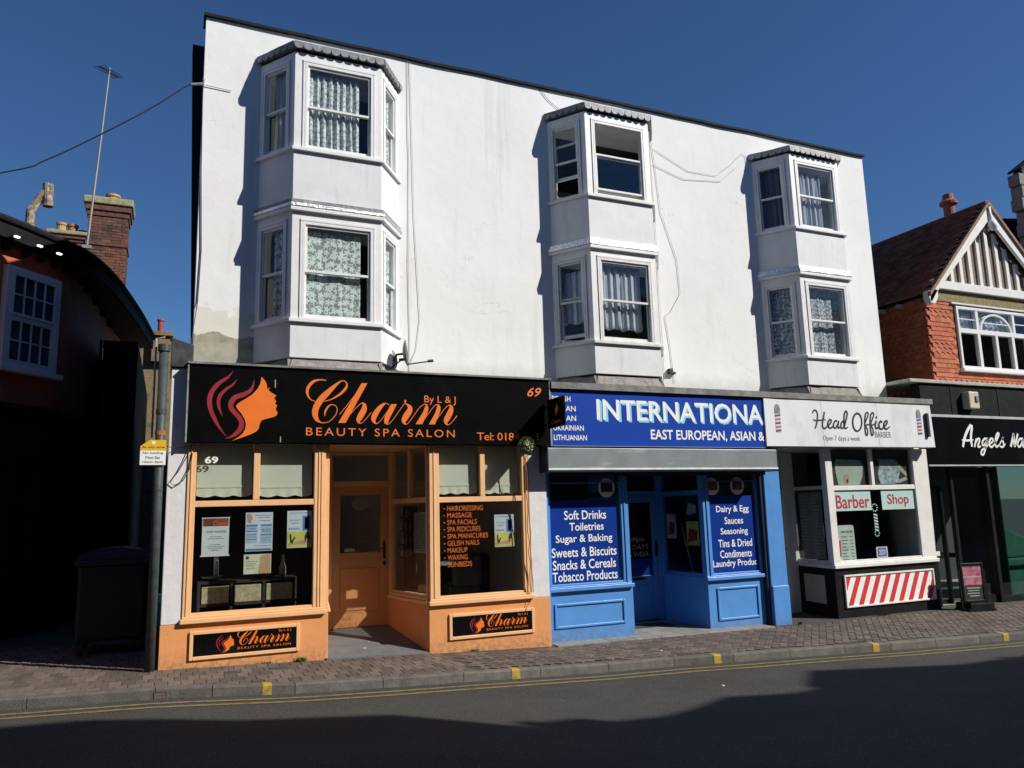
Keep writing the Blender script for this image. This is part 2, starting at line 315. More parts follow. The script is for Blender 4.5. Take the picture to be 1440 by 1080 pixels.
# flat lettering: a stroke of varying width laid on the plane y = Y, slightly raised
def crom(P, k=7):
    out = []
    for i in range(len(P)-1):
        p0, p1, p2, p3 = P[max(i-1, 0)], P[i], P[i+1], P[min(i+2, len(P)-1)]
        for j in range(k):
            t = j/k
            out.append(tuple(.5*((2*b)+(-a+c)*t+(2*a-5*b+4*c-d)*t*t+(-a+3*b-3*c+d)*t**3) for a,b,c,d in zip(p0,p1,p2,p3)))
    out.append(tuple(P[-1])); return out
def strokes(b, S, Y, th=.003, sc=1, off=(0,0), wmul=1, org=(0,0)):
    for si, st in enumerate(S):
        P = crom([((x-org[0])*sc+off[0], (z-org[1])*sc+off[1], w*sc*wmul) for x,z,w in st]); l = []; r_ = []
        for i, (x, z, w) in enumerate(P):
            a = P[max(i-1, 0)]; c = P[min(i+1, len(P)-1)]; dx, dz = c[0]-a[0], c[1]-a[1]; q = math.hypot(dx, dz) or 1
            w = max(w, .002)/2; l.append((x-dz/q*w, z+dx/q*w)); r_.append((x+dz/q*w, z-dx/q*w))
        n = len(P); y = Y-si*.0002
        pts = [(x,y,z) for x,z in l]+[(x,y,z) for x,z in r_]+[(x,y+th,z) for x,z in l]+[(x,y+th,z) for x,z in r_]
        fs = []
        for i in range(n-1):
            fs += [(i, n+i, n+i+1, i+1), (i, i+1, 2*n+i+1, 2*n+i), (n+i, 3*n+i, 3*n+i+1, n+i+1)]
        b.add(pts, fs)
    return b
def polys(b, Ps, Y, th=.003, sc=1, off=(0,0), org=(0,0)):
    for k, p in enumerate(Ps): b.prism([((x-org[0])*sc+off[0], (z-org[1])*sc+off[1]) for x,z in p], Y-.0003*(k+1), Y+th)
    return b
def text(name, body, x0, x1, z0, z1, Y, m, parent, bold=0, shear=0, th=.0015, M=None, cap=None, spacing=1, align='CENTER', line=1):
    """words set in the built-in face, fitted into x0..x1, z0..z1 on the plane y = Y"""
    cu = bpy.data.curves.new(name, 'FONT'); cu.body = body; cu.size = 1; cu.shear = shear; cu.offset = bold; cu.resolution_u = 3; cu.extrude = 0
    cu.space_character = spacing; cu.align_x = align; cu.space_line = line
    t = bpy.data.objects.new(name, cu); COL.objects.link(t); dg = bpy.context.evaluated_depsgraph_get(); dg.update()
    me = bpy.data.meshes.new_from_object(t.evaluated_get(dg)); bpy.data.objects.remove(t); bpy.data.curves.remove(cu)
    vs = [v.co.copy() for v in me.vertices]; fs = [tuple(p.vertices) for p in me.polygons]; bpy.data.meshes.remove(me)
    ax, bx = min(v.x for v in vs), max(v.x for v in vs); ay, by = min(v.y for v in vs), max(v.y for v in vs)
    b = B(M); b.add([(x0+(v.x-ax)/(bx-ax)*(x1-x0), Y-th, z0+(v.y-ay)/(by-ay)*(z1-z0)) for v in vs], fs)
    return obj(name, b, m, parent)
def cloth_sheet(name, x0, x1, z0, z1, Y, m, M=None, folds=6, amp=.02, hem=0, seed=0, parent=None, gather=0):
    rnd = random.Random(seed); nx, nz = 60, 14; v = []; uv = []; b = B(M); ph = [rnd.uniform(0, 6.28) for _ in range(4)]
    for j in range(nz+1):
        for i in range(nx+1):
            u = i/nx; w = j/nz
            y = amp*(math.sin(u*folds*6.28+ph[0]+.6*math.sin(w*3+ph[1]))*(1-.35*w)+.35*math.sin(u*folds*15+ph[2]))
            zz = z0+(z1-z0)*w
            if hem: zz += hem*(1-w)*math.sin(u*folds*6.28*.5+ph[3])
            g = 1-gather*math.sin(w*3.14)*.5
            v.append((x0+(x1-x0)*(.5+(u-.5)*g), Y+y, zz)); uv.append((u*(x1-x0)*1.15, zz-z0))
    b.add(v, [(j*(nx+1)+i, j*(nx+1)+i+1, (j+1)*(nx+1)+i+1, (j+1)*(nx+1)+i) for j in range(nz) for i in range(nx)])
    o = obj(name, b, m, parent, smooth=True, loc=None if parent else (b.v[0]))
    l = o.data.uv_layers.new(name='UVMap')
    for p in o.data.polygons:
        for li in p.loop_indices: l.data[li].uv = uv[o.data.loops[li].vertex_index]
    sm = o.modifiers.new('thickness', 'SOLIDIFY'); sm.thickness = .0015
    return o
def lerp(tab, x):
    if x <= tab[0][0]: return tab[0][1]
    for (a, p), (c, q) in zip(tab, tab[1:]):
        if x <= c: return p+(q-p)*(x-a)/(c-a)
    return tab[-1][1]
def gz(x): return lerp([(-60, 0), (0, 0), (4.9, -.19), (9.2, -.25), (12.5, -.27), (60, -.9)], x)
def pz(x, y): return gz(x)+.02*min(y, 0)                   # footway surface
def kf(x): return lerp([(-60, 3.0), (-8, .3), (-3, -.42), (-1.2, -.78), (1.28, -1.22), (2.2, -1.27), (3.1, -1.29), (4, -1.33), (5, -1.36), (5.9, -1.42), (6.7, -1.54), (7.5, -1.62), (9.8, -1.92), (14, -2.45), (60, -9)], x)
def rz(x, y): return pz(x, kf(x))-.075 + .02*min(1, max(0, (kf(x)-y)/3))

# ---- traced lettering and logo, in metres on their sign planes (x, z, stroke width)
CHARM_S = [[(1.76,3.34,0.01),(1.674,3.342,0.0183),(1.601,3.317,0.033),(1.541,3.247,0.0378),(1.526,3.176,0.0328),(1.551,3.11,0.018),(1.588,3.078,0.0098),(1.628,3.067,0.0082)],[(1.738,3.07,0.0083),(1.824,3.098,0.0133),(1.931,3.165,0.0269),(1.998,3.235,0.0321),(2.021,3.287,0.022),(2.005,3.329,0.0135),(1.963,3.343,0.0118),(1.897,3.299,0.0303),(1.79,3.194,0.0666),(1.701,3.098,0.0785),(1.645,3.005,0.078),(1.626,2.921,0.0737),(1.644,2.847,0.0507),(1.689,2.807,0.0197),(1.738,2.798,0.0099),(1.811,2.822,0.0099),(1.876,2.894,0.01),(1.9,2.962,0.01),(1.883,3.016,0.01),(1.833,3.031,0.0116),(1.788,3.005,0.0199),(1.752,2.941,0.0231),(1.746,2.883,0.0066)],[(2.133,3.172,0.0076),(2.091,3.12,0.0076),(2.008,3.007,0.0076),(1.93,2.908,0.0075)],[(2.009,2.847,0.0067),(2.075,2.924,0.0076),(2.151,3.011,0.0076),(2.21,3.06,0.0119),(2.24,3.052,0.0341),(2.248,3.022,0.0563),(2.24,2.971,0.0724),(2.202,2.902,0.0763),(2.175,2.846,0.0609),(2.181,2.81,0.0253),(2.211,2.805,0.0085),(2.253,2.84,0.0076),(2.338,2.948,0.0077)],[(2.571,3.041,0.0078),(2.554,3.062,0.0087),(2.528,3.067,0.0122),(2.498,3.056,0.0312),(2.442,3.002,0.0569),(2.39,2.924,0.0704),(2.367,2.863,0.0616),(2.381,2.817,0.0308),(2.412,2.803,0.0103),(2.45,2.831,0.0077),(2.511,2.91,0.0078),(2.572,2.997,0.0078)],[(2.532,2.8,0.0121),(2.553,2.796,0.0104),(2.584,2.813,0.0078),(2.637,2.878,0.0078),(2.707,2.975,0.0079),(2.783,3.082,0.0079)],[(2.79,3.121,0.0265),(2.786,3.09,0.0194),(2.788,3.075,0.0079),(2.819,3.058,0.0265),(2.85,3.023,0.0583),(2.845,2.979,0.075),(2.805,2.917,0.0809),(2.771,2.855,0.0666),(2.776,2.816,0.035),(2.804,2.802,0.0088),(2.84,2.831,0.0079),(2.903,2.919,0.008),(2.975,3.017,0.008),(3.03,3.065,0.0089),(3.067,3.073,0.0125),(3.085,3.056,0.0323)],[(3.019,2.834,0.0071),(3.12,2.969,0.0081),(3.185,3.05,0.0081),(3.231,3.073,0.0145),(3.254,3.056,0.0308)],[(3.192,2.838,0.0072),(3.286,2.964,0.0082),(3.351,3.041,0.0082),(3.398,3.069,0.0146),(3.424,3.048,0.0457),(3.418,2.994,0.0731),(3.382,2.922,0.0801),(3.349,2.859,0.0671),(3.353,2.819,0.0308),(3.381,2.805,0.0109),(3.413,2.825,0.0082),(3.456,2.87,0.0082),(3.504,2.929,0.0128)]]
CHARM_P = [[(2.209,3.321),(2.286,3.324),(2.009,2.803),(1.916,2.801)],[(2.597,3.06),(2.677,3.064),(2.571,2.859),(2.56,2.818),(2.54,2.794),(2.514,2.803),(2.504,2.841),(2.513,2.893),(2.532,2.936)],[(3.068,3.062),(3.105,3.047),(3.102,2.994),(3.088,2.95),(3.019,2.807),(2.927,2.805),(3.029,2.966)],[(3.231,3.065),(3.274,3.048),(3.272,2.999),(3.258,2.954),(3.192,2.806),(3.11,2.805),(3.203,2.971)]]
HEAD_S = [[(0.646,3.407,0.0034),(0.591,3.329,0.0256),(0.495,3.254,0.0465),(0.425,3.163,0.052),(0.392,3.058,0.0551),(0.404,2.945,0.0517),(0.444,2.842,0.0467),(0.504,2.731,0.0284),(0.592,2.607,0.0033)],[(0.69,3.306,0.0034),(0.651,3.243,0.0222),(0.571,3.178,0.0339),(0.516,3.114,0.0388),(0.492,3.043,0.0403),(0.5,2.965,0.0336),(0.523,2.896,0.0168),(0.544,2.849,0.0025)],[(0.892,3.315,0.0026),(0.88,3.234,0.0225),(0.844,3.17,0.0431),(0.762,3.118,0.0565),(0.68,3.085,0.0596),(0.633,3.013,0.061),(0.643,2.943,0.0559),(0.711,2.866,0.056),(0.759,2.788,0.0561),(0.749,2.709,0.0593),(0.701,2.648,0.0464),(0.645,2.608,0.0252),(0.581,2.585,0.0025)]]
HEAD_P = [[(0.978,3.35),(1.022,3.298),(1.041,3.25),(1.047,3.196),(1.079,3.226),(1.061,3.186),(1.106,3.153),(1.157,3.123),(1.129,3.091),(1.156,3.051),(1.142,3.024),(1.168,2.998),(1.15,2.957),(1.176,2.913),(1.164,2.877),(1.122,2.854),(1.046,2.834),(0.991,2.815),(0.967,2.766),(0.96,2.713),(0.928,2.673),(0.858,2.637),(0.744,2.592),(0.659,2.56),(0.727,2.604),(0.775,2.649),(0.802,2.701),(0.811,2.763),(0.795,2.824),(0.752,2.893),(0.709,2.945),(0.69,2.979),(0.715,3.015),(0.805,3.076),(0.878,3.131),(0.935,3.201),(0.963,3.264)]]
OFFICE_S = [[(9.814,3.123,0.0174),(9.856,3.173,0.0299),(9.905,3.169,0.03),(9.926,3.104,0.03),(9.907,3.006,0.0299),(9.875,2.919,0.0298),(9.845,2.87,0.0297)],[(9.824,3.021,0.0149),(9.864,3.003,0.0248),(9.979,3.011,0.025),(10.102,3.021,0.0151)],[(10.085,3.157,0.0302),(10.057,3.064,0.0301),(10.019,2.965,0.03),(10.021,2.889,0.03),(10.062,2.874,0.03),(10.117,2.907,0.0301)],[(10.117,2.907,0.0301),(10.203,2.969,0.0303),(10.223,3.013,0.0303),(10.189,3.023,0.0303),(10.147,2.979,0.0302),(10.139,2.919,0.0301),(10.178,2.881,0.0302),(10.239,2.904,0.0303)],[(10.361,3.005,0.0305),(10.309,3.004,0.0304),(10.266,2.948,0.0303),(10.267,2.894,0.0303),(10.31,2.889,0.0304),(10.37,2.961,0.0305),(10.393,3.006,0.0305)],[(10.393,3.006,0.0305),(10.366,2.928,0.0305),(10.375,2.885,0.0304),(10.429,2.913,0.0305)],[(10.531,2.992,0.0307),(10.478,3.002,0.0307),(10.433,2.941,0.0306),(10.441,2.886,0.0305),(10.486,2.898,0.0306),(10.538,2.976,0.0307),(10.579,3.065,0.0308),(10.604,3.143,0.0309),(10.575,3.181,0.0309),(10.538,3.131,0.0308),(10.515,3.03,0.0307),(10.505,2.931,0.0307),(10.528,2.882,0.0307),(10.59,2.905,0.0179)],[(10.839,3.149,0.0352),(10.871,3.143,0.0313),(10.898,3.121,0.0313),(10.916,3.088,0.0313),(10.926,3.045,0.0313),(10.924,2.997,0.0313),(10.913,2.949,0.0312),(10.892,2.906,0.0312),(10.864,2.871,0.0311),(10.831,2.849,0.0311),(10.798,2.841,0.031),(10.766,2.848,0.0348),(10.74,2.869,0.0348),(10.721,2.903,0.0348),(10.712,2.945,0.0348),(10.713,2.993,0.0349),(10.725,3.04,0.0349),(10.745,3.084,0.035),(10.773,3.118,0.035),(10.806,3.141,0.0351),(10.839,3.149,0.0352)],[(10.998,2.985,0.0235),(11.055,3.065,0.0236),(11.097,3.145,0.0237),(11.07,3.172,0.0263),(11.029,3.132,0.0289),(11.0,3.019,0.0314),(10.988,2.884,0.0313),(10.994,2.79,0.0312),(11.015,2.773,0.0313),(11.042,2.807,0.0261),(11.038,2.885,0.0235),(11.007,2.941,0.0235),(11.078,2.959,0.0236),(11.157,2.971,0.0237)],[(11.136,2.988,0.0237),(11.193,3.068,0.0238),(11.23,3.142,0.0239),(11.203,3.172,0.0265),(11.156,3.129,0.029),(11.127,3.021,0.0316),(11.116,2.887,0.0315),(11.124,2.792,0.0314),(11.145,2.775,0.0314),(11.172,2.809,0.0263),(11.172,2.888,0.0237),(11.14,2.943,0.0237),(11.201,2.961,0.0237),(11.267,2.991,0.0238)],[(11.272,3.025,0.0318),(11.239,2.956,0.0317),(11.253,2.895,0.0317),(11.302,2.912,0.0318),(11.352,2.936,0.0159)],[(11.296,3.09,0.0212),(11.29,3.081,0.0212),(11.279,3.08,0.0212),(11.275,3.089,0.0212),(11.281,3.098,0.0212),(11.292,3.098,0.0212),(11.296,3.09,0.0212)],[(11.411,2.999,0.032),(11.377,3.025,0.0319),(11.329,2.969,0.0318),(11.332,2.902,0.0318),(11.383,2.886,0.0319),(11.443,2.921,0.032)],[(11.443,2.921,0.032),(11.514,2.979,0.0321),(11.536,3.025,0.0322),(11.498,3.029,0.0321),(11.452,2.983,0.032),(11.45,2.915,0.032),(11.501,2.888,0.032),(11.594,2.935,0.0188)]]
OFFICE_P = []
ANGELS_S = [[(13.697,2.606,0.052),(13.757,2.752,0.0614),(13.869,2.913,0.0641),(13.994,3.034,0.0577)],[(14.008,3.034,0.0577),(14.005,2.963,0.0576),(13.965,2.849,0.0574),(13.944,2.735,0.0573),(13.956,2.613,0.0457)],[(13.687,2.741,0.0181),(13.836,2.732,0.0433),(14.012,2.745,0.023)],[(14.021,2.609,0.039),(14.057,2.689,0.0391),(14.1,2.77,0.0392)],[(14.054,2.67,0.023),(14.133,2.761,0.0392),(14.189,2.762,0.0393),(14.158,2.69,0.0392),(14.117,2.633,0.0391),(14.147,2.61,0.0392),(14.208,2.634,0.0231)],[(14.417,2.771,0.0397),(14.331,2.768,0.0396),(14.255,2.701,0.0394),(14.266,2.644,0.0394),(14.335,2.673,0.0395),(14.425,2.774,0.0397),(14.361,2.664,0.0395),(14.305,2.549,0.0394),(14.239,2.464,0.0392),(14.184,2.483,0.0391),(14.22,2.549,0.0392),(14.344,2.607,0.0279),(14.44,2.664,0.0233)],[(14.47,2.674,0.028),(14.558,2.723,0.0399),(14.567,2.771,0.0399),(14.51,2.772,0.0399),(14.454,2.703,0.0397),(14.462,2.631,0.0397),(14.516,2.615,0.0398),(14.613,2.676,0.0235)],[(14.613,2.676,0.0282),(14.706,2.782,0.0402),(14.764,2.86,0.0403),(14.74,2.884,0.0403),(14.679,2.83,0.0402),(14.632,2.714,0.04),(14.628,2.637,0.0399),(14.66,2.619,0.04),(14.74,2.658,0.0236)],[(14.74,2.658,0.0236),(14.829,2.745,0.0309),(14.883,2.796,0.0405),(14.847,2.765,0.0404),(14.866,2.697,0.0404),(14.871,2.644,0.0403),(14.811,2.615,0.0402),(14.742,2.634,0.0283)],[(14.869,2.635,0.0237),(14.925,2.679,0.0167)],[(15.068,2.622,0.0526),(15.138,2.749,0.0529),(15.203,2.876,0.0483),(15.19,2.769,0.053),(15.191,2.633,0.0481),(15.256,2.75,0.0483),(15.331,2.883,0.0437)],[(15.465,2.784,0.0414),(15.382,2.781,0.0413),(15.291,2.702,0.0411),(15.299,2.629,0.041),(15.369,2.644,0.0411),(15.473,2.772,0.0414),(15.442,2.674,0.0413),(15.455,2.623,0.0413),(15.521,2.655,0.0244)]]
ANGELS_P = []

# ================================================================ THE SETTING
def sheet(name, xs, ys, zf, m, kind='structure'):
    v = [(x, y, zf(x, y)) for y in ys for x in xs]; n = len(xs)
    b = B(); b.add(v, [(j*n+i, j*n+i+1, (j+1)*n+i+1, (j+1)*n+i) for j in range(len(ys)-1) for i in range(n-1)])
    return obj(name, b, m, kind=kind)
def fr(a, b, n): return [a+(b-a)*i/n for i in range(n+1)]

def asphalt_mat():
    m, n, b = new_mat('worn_asphalt')
    c = mixc(n, noise_fac(n, 1.1, 5), (.036, .035, .032), (.054, .052, .047))
    sp = noise_fac(n, 90, 3, lo=.50, hi=.66); c = mixc(n, sp, c, (.135, .13, .118)); c = mixc(n, noise_fac(n, 60, 2, lo=.56, hi=.66), c, (.022, .021, .020))
    c = mixc(n, noise_fac(n, 2.6, 6, sc=(.5, 1.3, 1), lo=.55, hi=.62), c, (.064, .061, .055))
    c = mixc(n, noise_fac(n, .8, 3, sc=(.35, 1.6, 1), lo=.5, hi=.7), c, (.052, .050, .047))
    c = mixc(n, noise_fac(n, 21, 2, lo=.77, hi=.8), c, (.35, .34, .32))   # specks of litter and chewing gum
    n.links.new(c, b.inputs['Base Color']); b.inputs['Roughness'].default_value = .85; b.inputs['Specular IOR Level'].default_value = .3
    bump(n, b, noise_fac(n, 110, 3, lo=.2, hi=.8), .5, .012); return m
ASPH = asphalt_mat()
GROUND = mat('bare_ground', (.10, .095, .085), .9)
struct('ground', B().add([(-900,-900,-.62),(900,-900,-.62),(900,900,-.62),(-900,900,-.62)], [(0,1,2,3)]), GROUND)
# road: a strip that follows the kerb line
rx = [-60, -30, -12, -8]+fr(-6, 20, 52)+[26, 40, 60]
v = []; cols = len(rx)
for k in range(13):
    for x in rx:
        y0 = kf(x)+.02; y = y0+(-9.0-y0)*k/12; v.append((x, y, rz(x, y)-.02+.03*math.sin(k/12*math.pi)))
struct('road', B().add(v, [((k+1)*cols+i, (k+1)*cols+i+1, k*cols+i+1, k*cols+i) for k in range(12) for i in range(cols-1)]), ASPH)
def road_z(x, y):
    y0 = kf(x)+.02; t = min(1, max(0, (y-y0)/(-9.0-y0))); return rz(x, y)-.02+.03*math.sin(t*math.pi)
# footway bed (the joints between the blocks)
JOINT = mat('sandy_joint', (.065, .056, .05), .95, var=.2, vs=20)
PAVX = [-60, -20, -8, -3]+fr(-2, 16, 36)+[25, 60]
v = []
for x in PAVX:
    for k in range(9):
        yb = kf(x)+.115; ye = 14 if x <= -.04 else 2.2
        y = yb+(ye-yb)*k/8; v.append((x, y, pz(x, y)-.008))
pavement = struct('pavement', B().add(v, [(i*9+k, (i+1)*9+k, (i+1)*9+k+1, i*9+k+1) for i in range(len(PAVX)-1) for k in range(8)]), JOINT)
PAVER = mat('brindle_block', (.126, .096, .078), .85, var=.15, vs=14, bmp=.35, bs=70, rnd=.32, dirt=((.07, .06, .055), 2.5, .5, .8))
PAVER_S = mat('brindle_block_far', (.126, .096, .078), .85, var=.15, vs=14, bmp=.35, bs=70, island=.32, dirt=((.07, .06, .055), 2.5, .5, .8))
def block_mesh(w, d, h=.03, c=.003, name='paver', m=PAVER):
    b = B(); x, y = w/2, d/2
    b.add([(-x,-y,-h),(x,-y,-h),(x,y,-h),(-x,y,-h),(-x,-y,-c),(x,-y,-c),(x,y,-c),(-x,y,-c),(-x+c,-y+c,0),(x-c,-y+c,0),(x-c,y-c,0),(-x+c,y-c,0)],
          [(0,3,2,1)]+[(i,(i+1)%4,4+(i+1)%4,4+i) for i in range(4)]+[(4+i,4+(i+1)%4,8+(i+1)%4,8+i) for i in range(4)]+[(8,9,10,11)])
    me = bpy.data.meshes.new(name); me.from_pydata(b.v, [], b.f); me.materials.append(m); return me, b
spots = []
W_, D_ = .125, .21
row = 0; y = -.02+.21*13
while y > -2.4:                                            # stretcher bond at the left
    x = -7.0 + (W_/2 if row % 2 else 0)
    while x < 3.28:
        yc = y-D_/2
        if yc > 0 and x > -.14: pass
        elif yc-D_/2 > kf(x)+.118: spots.append((x, yc, 0, W_-.004, D_-.004))
        elif yc > kf(x)+.118+.03-D_/2+.02: 
            yt = y; yb = kf(x)+.122
            if yt-yb > .04: spots.append((x, (yt+yb)/2, 0, W_-.006, yt-yb-.006))
        x += W_
    y -= D_; row += 1
q = .1; s2 = math.sqrt(.5)                                  # herringbone further right
for a in range(-30, 170):
    for c in range(-160, 60):
        # herringbone cell: a 0.2 x 0.1 block at 45 degrees
        k = (a+c) % 4
        if k == 0: u0, v0, w, d = a*q, c*q, 2*q, q
        elif k == 2: u0, v0, w, d = a*q, (c)*q, q, 2*q
        else: continue
        u, v_ = u0+w/2, v0+d/2
        X = 3.3+(u-v_)*s2; Y = -2+(u+v_)*s2
        if 3.36 < X < 16 and kf(X)+.19 < Y < -.10 and not (4.95 < X < 7.9 and Y > -.12): spots.append((X, Y, R(45), w-.004, d-.004))
def show(x, y): return -((x)**2+(y+9.9)**2) if x > -2.6 else -1e6-x
sizes = {}; far = B()
spots.sort(key=lambda s: -show(s[0], s[1]))
rp = random.Random(3)
slx = lambda x: math.atan((gz(x+.2)-gz(x-.2))/.4)
for i, (x, y, rot, w, d) in enumerate(spots):
    z = pz(x, y)+rp.uniform(-.0015, .002); key = (round(w, 2), round(d, 2))
    if i < 298:
        if key not in sizes: sizes[key] = block_mesh(w, d)[0]
        o = link('paver', sizes[key], pavement, (x, y, z)); o.rotation_euler = (R(1.1)+rp.uniform(-.006, .006), -slx(x), rot)
    else:
        _, b = (None, None)
        M = Matrix.Translation((x, y, z)) @ Matrix.Rotation(-slx(x), 4, 'Y') @ Matrix.Rotation(R(1.1), 4, 'X') @ Matrix.Rotation(rot, 4, 'Z')
        far.M = M; hx, hy, c = w/2, d/2, .005
        far.add([(-hx,-hy,-.02),(hx,-hy,-.02),(hx,hy,-.02),(-hx,hy,-.02),(-hx+c,-hy+c,0),(hx-c,-hy+c,0),(hx-c,hy-c,0),(-hx+c,hy-c,0)], [(i_,(i_+1)%4,4+(i_+1)%4,4+i_) for i_ in range(4)]+[(4,5,6,7)])
obj('paver', far, PAVER_S, pavement, kind='stuff')
# kerb stones
KST = mat('kerb_concrete', (.125, .115, .10), .85, var=.18, vs=9, bmp=.5, bs=60, rnd=.12, dirt=((.07, .065, .06), 5, .5, .8))
KYEL = mat('kerb_yellow_paint', (.42, .29, .03), .75, var=.1, vs=15, dirt=((.16, .14, .11), 22, .5, .7))
kx = [-7, -6.1, -5.2, -4.3, -3.35, -2.4, -1.18, -.05, .48, 1.28, 2.2, 3.12, 4.06, 4.96, 5.87, 6.7, 7.55, 8.4, 9.15, 9.9, 10.68, 11.5, 12.4, 13.3, 14.2, 15.1, 16]
kerb = None
def kerb_piece(x0, x1, lift=0, top=.008, g=.004, r=.018, d=.118, low=-.2):
    b = B(); n = 3; v = []
    prof = [(d, low), (d, top-.006), (d-.006, top), (r, top), (r*.35, top-r*.35), (0, top-r), (-.008, low)]
    for k in range(n+1):
        x = x0+g+(x1-x0-2*g)*k/n
        for py, pz_ in prof: v.append((x, kf(x)+py-lift, pz(x, kf(x))+pz_+(lift if pz_ > -.1 else 0)))
    m = len(prof); b.add(v, [(k*m+i, k*m+i+1, (k+1)*m+i+1, (k+1)*m+i) for k in range(n) for i in range(m-1)]+[tuple(range(m)), tuple(range((n+1)*m-1, n*m-1, -1))]); return b
bed = B(); 
for a, c in zip(kx, kx[1:]):
    bed.slab([(a, kf(a)+.01), (c, kf(c)+.01), (c, kf(c)+.10), (a, kf(a)+.10)], -.45, lambda x, y: pz(x, kf(x))-.02)
kerb = struct('kerb', bed, JOINT)
for a, c in zip(kx, kx[1:]): obj('kerb_stone', kerb_piece(a, c), KST, kerb, smooth=False)
for a, w in ((.96, .09), (3.70, .1), (6.42, .1), (8.85, .1), (11.1, .1)):
    obj('yellow_mark', kerb_piece(a, a+w, lift=.004, g=0), KYEL, kerb)
obj('red_scuff', kerb_piece(-.06, .05, lift=.003, top=-.03, g=0, r=.003, d=-.0), mat('red_paint_scuff', (.2, .03, .03), .8, dirt=((.12, .11, .10), 30, .35, .5)), kerb)
# double yellow lines
LINE = mat('worn_yellow_line', (.21, .16, .055), .8, var=.15, vs=9, dirt=((.085, .08, .07), 16, .52, .66))
for off in (.20, .385):
    b = B(); xs = fr(-7, 17, 80); v = []
    for x in xs:
        for dy in (0, .07): y = kf(x)-off-dy; v.append((x, y, road_z(x, y)+.004))
    b.add(v, [(2*i+1, 2*i+3, 2*i+2, 2*i) for i in range(len(xs)-1)]); struct('yellow_line', b, LINE)
# square grey flags before the blue shop
FLAG = mat('pale_paving_flag', (.25, .245, .225), .85, var=.15, vs=8, bmp=.3, bs=50, rnd=.1, dirt=((.13, .125, .11), 6, .5, .8))
for i in range(9):
    x = 4.93+i*.42
    for j, (ya, yb) in enumerate(((-.08, .21), (.21, .62), (.62, 1.03), (1.03, 1.4))):
        if j and not (6.36 <= x+.2 <= 7.8): continue
        if x+.414 > 8.8: continue
        obj('paving_flag', B().slab([(x, ya), (x+.414, ya), (x+.414, yb-.006), (x, yb-.006)], lambda a, b_: gz(a)-.06, lambda a, b_: gz(a)+.006), FLAG, pavement, bev=.004)
obj('cellar_cover', B().slab([(6.55, .75), (7.45, .75), (7.45, 1.15), (6.55, 1.15)], -.3, lambda a, b_: gz(a)+.014), mat('dark_mat', (.05, .05, .045), .9, bmp=.4, bs=60), pavement)
MH = mat('cast_iron_cover', (.06, .055, .05), .7, bmp=.6, bs=50)
for x, y, w, d in ((.72, -.42, .17, .1), (1.22, -.36, .2, .1), (10.95, -.75, .24, .14)):
    tag(obj('service_cover', B().slab([(x-w/2, y-d/2), (x+w/2, y-d/2), (x+w/2, y+d/2), (x-w/2, y+d/2)], lambda a, b_: pz(a, b_)-.02, lambda a, b_: pz(a, b_)+.006), MH, bev=.004, loc=(x, y, pz(x, y))),
        {.72: 'small dark metal cover in the brick paving, nearer the parking sign', 1.22: 'small dark metal cover in the paving below the left black panel', 10.95: 'small dark metal cover in the paving before the striped panel'}[x], 'cover')

# ================================================================ TERRACE BUILDING (upper storeys)
terrace = thing('terrace_building', 'long white rendered building with three double bay windows above the shops', 'building', (.2, .55, 0))
X0, X1, YW, ZT = .2, 12.41, .55, 8.46
BAYS = [(1.32, 2.50), (5.76, 6.94), (9.94, 11.10)]
A_, D2 = .39, .55
hs = []
for a, c in BAYS: hs += [(a-A_+.06, c+A_-.06, 4.25, 5.5), (a-A_+.06, c+A_-.06, 6.6, 7.75)]
b = B().holes(X0, X1, 3.40, ZT, hs, YW, YW+.24)
wall = obj('wall', b, STUCCO, terrace)
def flank(y, e=0): return X0+e+.12*(y-YW-.24)          # the party wall runs back at a slight angle
obj('side_wall', B().slab([(flank(.793), .793), (flank(.793)+.2, .793), (flank(9)+.2, 9), (flank(9), 9)], 3.3, 8.2), TAR, terrace)
obj('side_wall', B().box(X1-.2, X1, YW+.243, 9, -.3, 8.3), TAR, terrace)
obj('rear_wall', B().box(flank(9)+.2, X1-.2, 8.8, 9, 3.3, 8.1), TAR, terrace)
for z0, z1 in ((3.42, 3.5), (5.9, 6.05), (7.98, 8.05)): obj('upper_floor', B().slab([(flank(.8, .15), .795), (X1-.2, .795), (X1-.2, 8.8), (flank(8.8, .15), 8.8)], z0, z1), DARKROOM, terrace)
obj('room_wall', B().box(X0+.2, X1-.2, 3.2, 3.3, 3.5, 5.9).box(X0+.2, X1-.2, 3.2, 3.3, 6.05, 7.98).box(4.1, 4.2, YW+.245, 3.2, 3.5, 5.9).box(4.1, 4.2, YW+.245, 3.2, 6.05, 7.98)
    .box(8.4, 8.5, YW+.245, 3.2, 3.5, 5.9).box(8.4, 8.5, YW+.245, 3.2, 6.05, 7.98), ROOMWALL, terrace)
obj('roof', B().slab([(X0+.01, .795), (X1, .795), (X1, 9), (flank(9), 9)], 8.2, 8.3), FELT, terrace)
# felt edge of the roof, slightly uneven
v = []; xs = fr(X0-.03, X1+.03, 60)
for i, x in enumerate(xs):
    j = .018*noise.noise(Vector((x*1.3, 0, 3))); v += [(x, YW-.045, ZT-.03+j), (x, YW+.3, ZT-.03+j), (x, YW+.3, ZT+.02+j), (x, YW-.045, ZT+.012+j)]
obj('roof_edge', B().add(v, [(4*i+k, 4*(i+1)+k, 4*(i+1)+(k+1)%4, 4*i+(k+1)%4) for i in range(60) for k in range(4)]+[(0,1,2,3), (243,242,241,240)]), FELT, terrace)
obj('flank_duct', B().prism([(.045, 8.14), (.197, 8.14), (.197, 3.75), (.185, 3.75)], .8, 1.1), TAR, terrace)
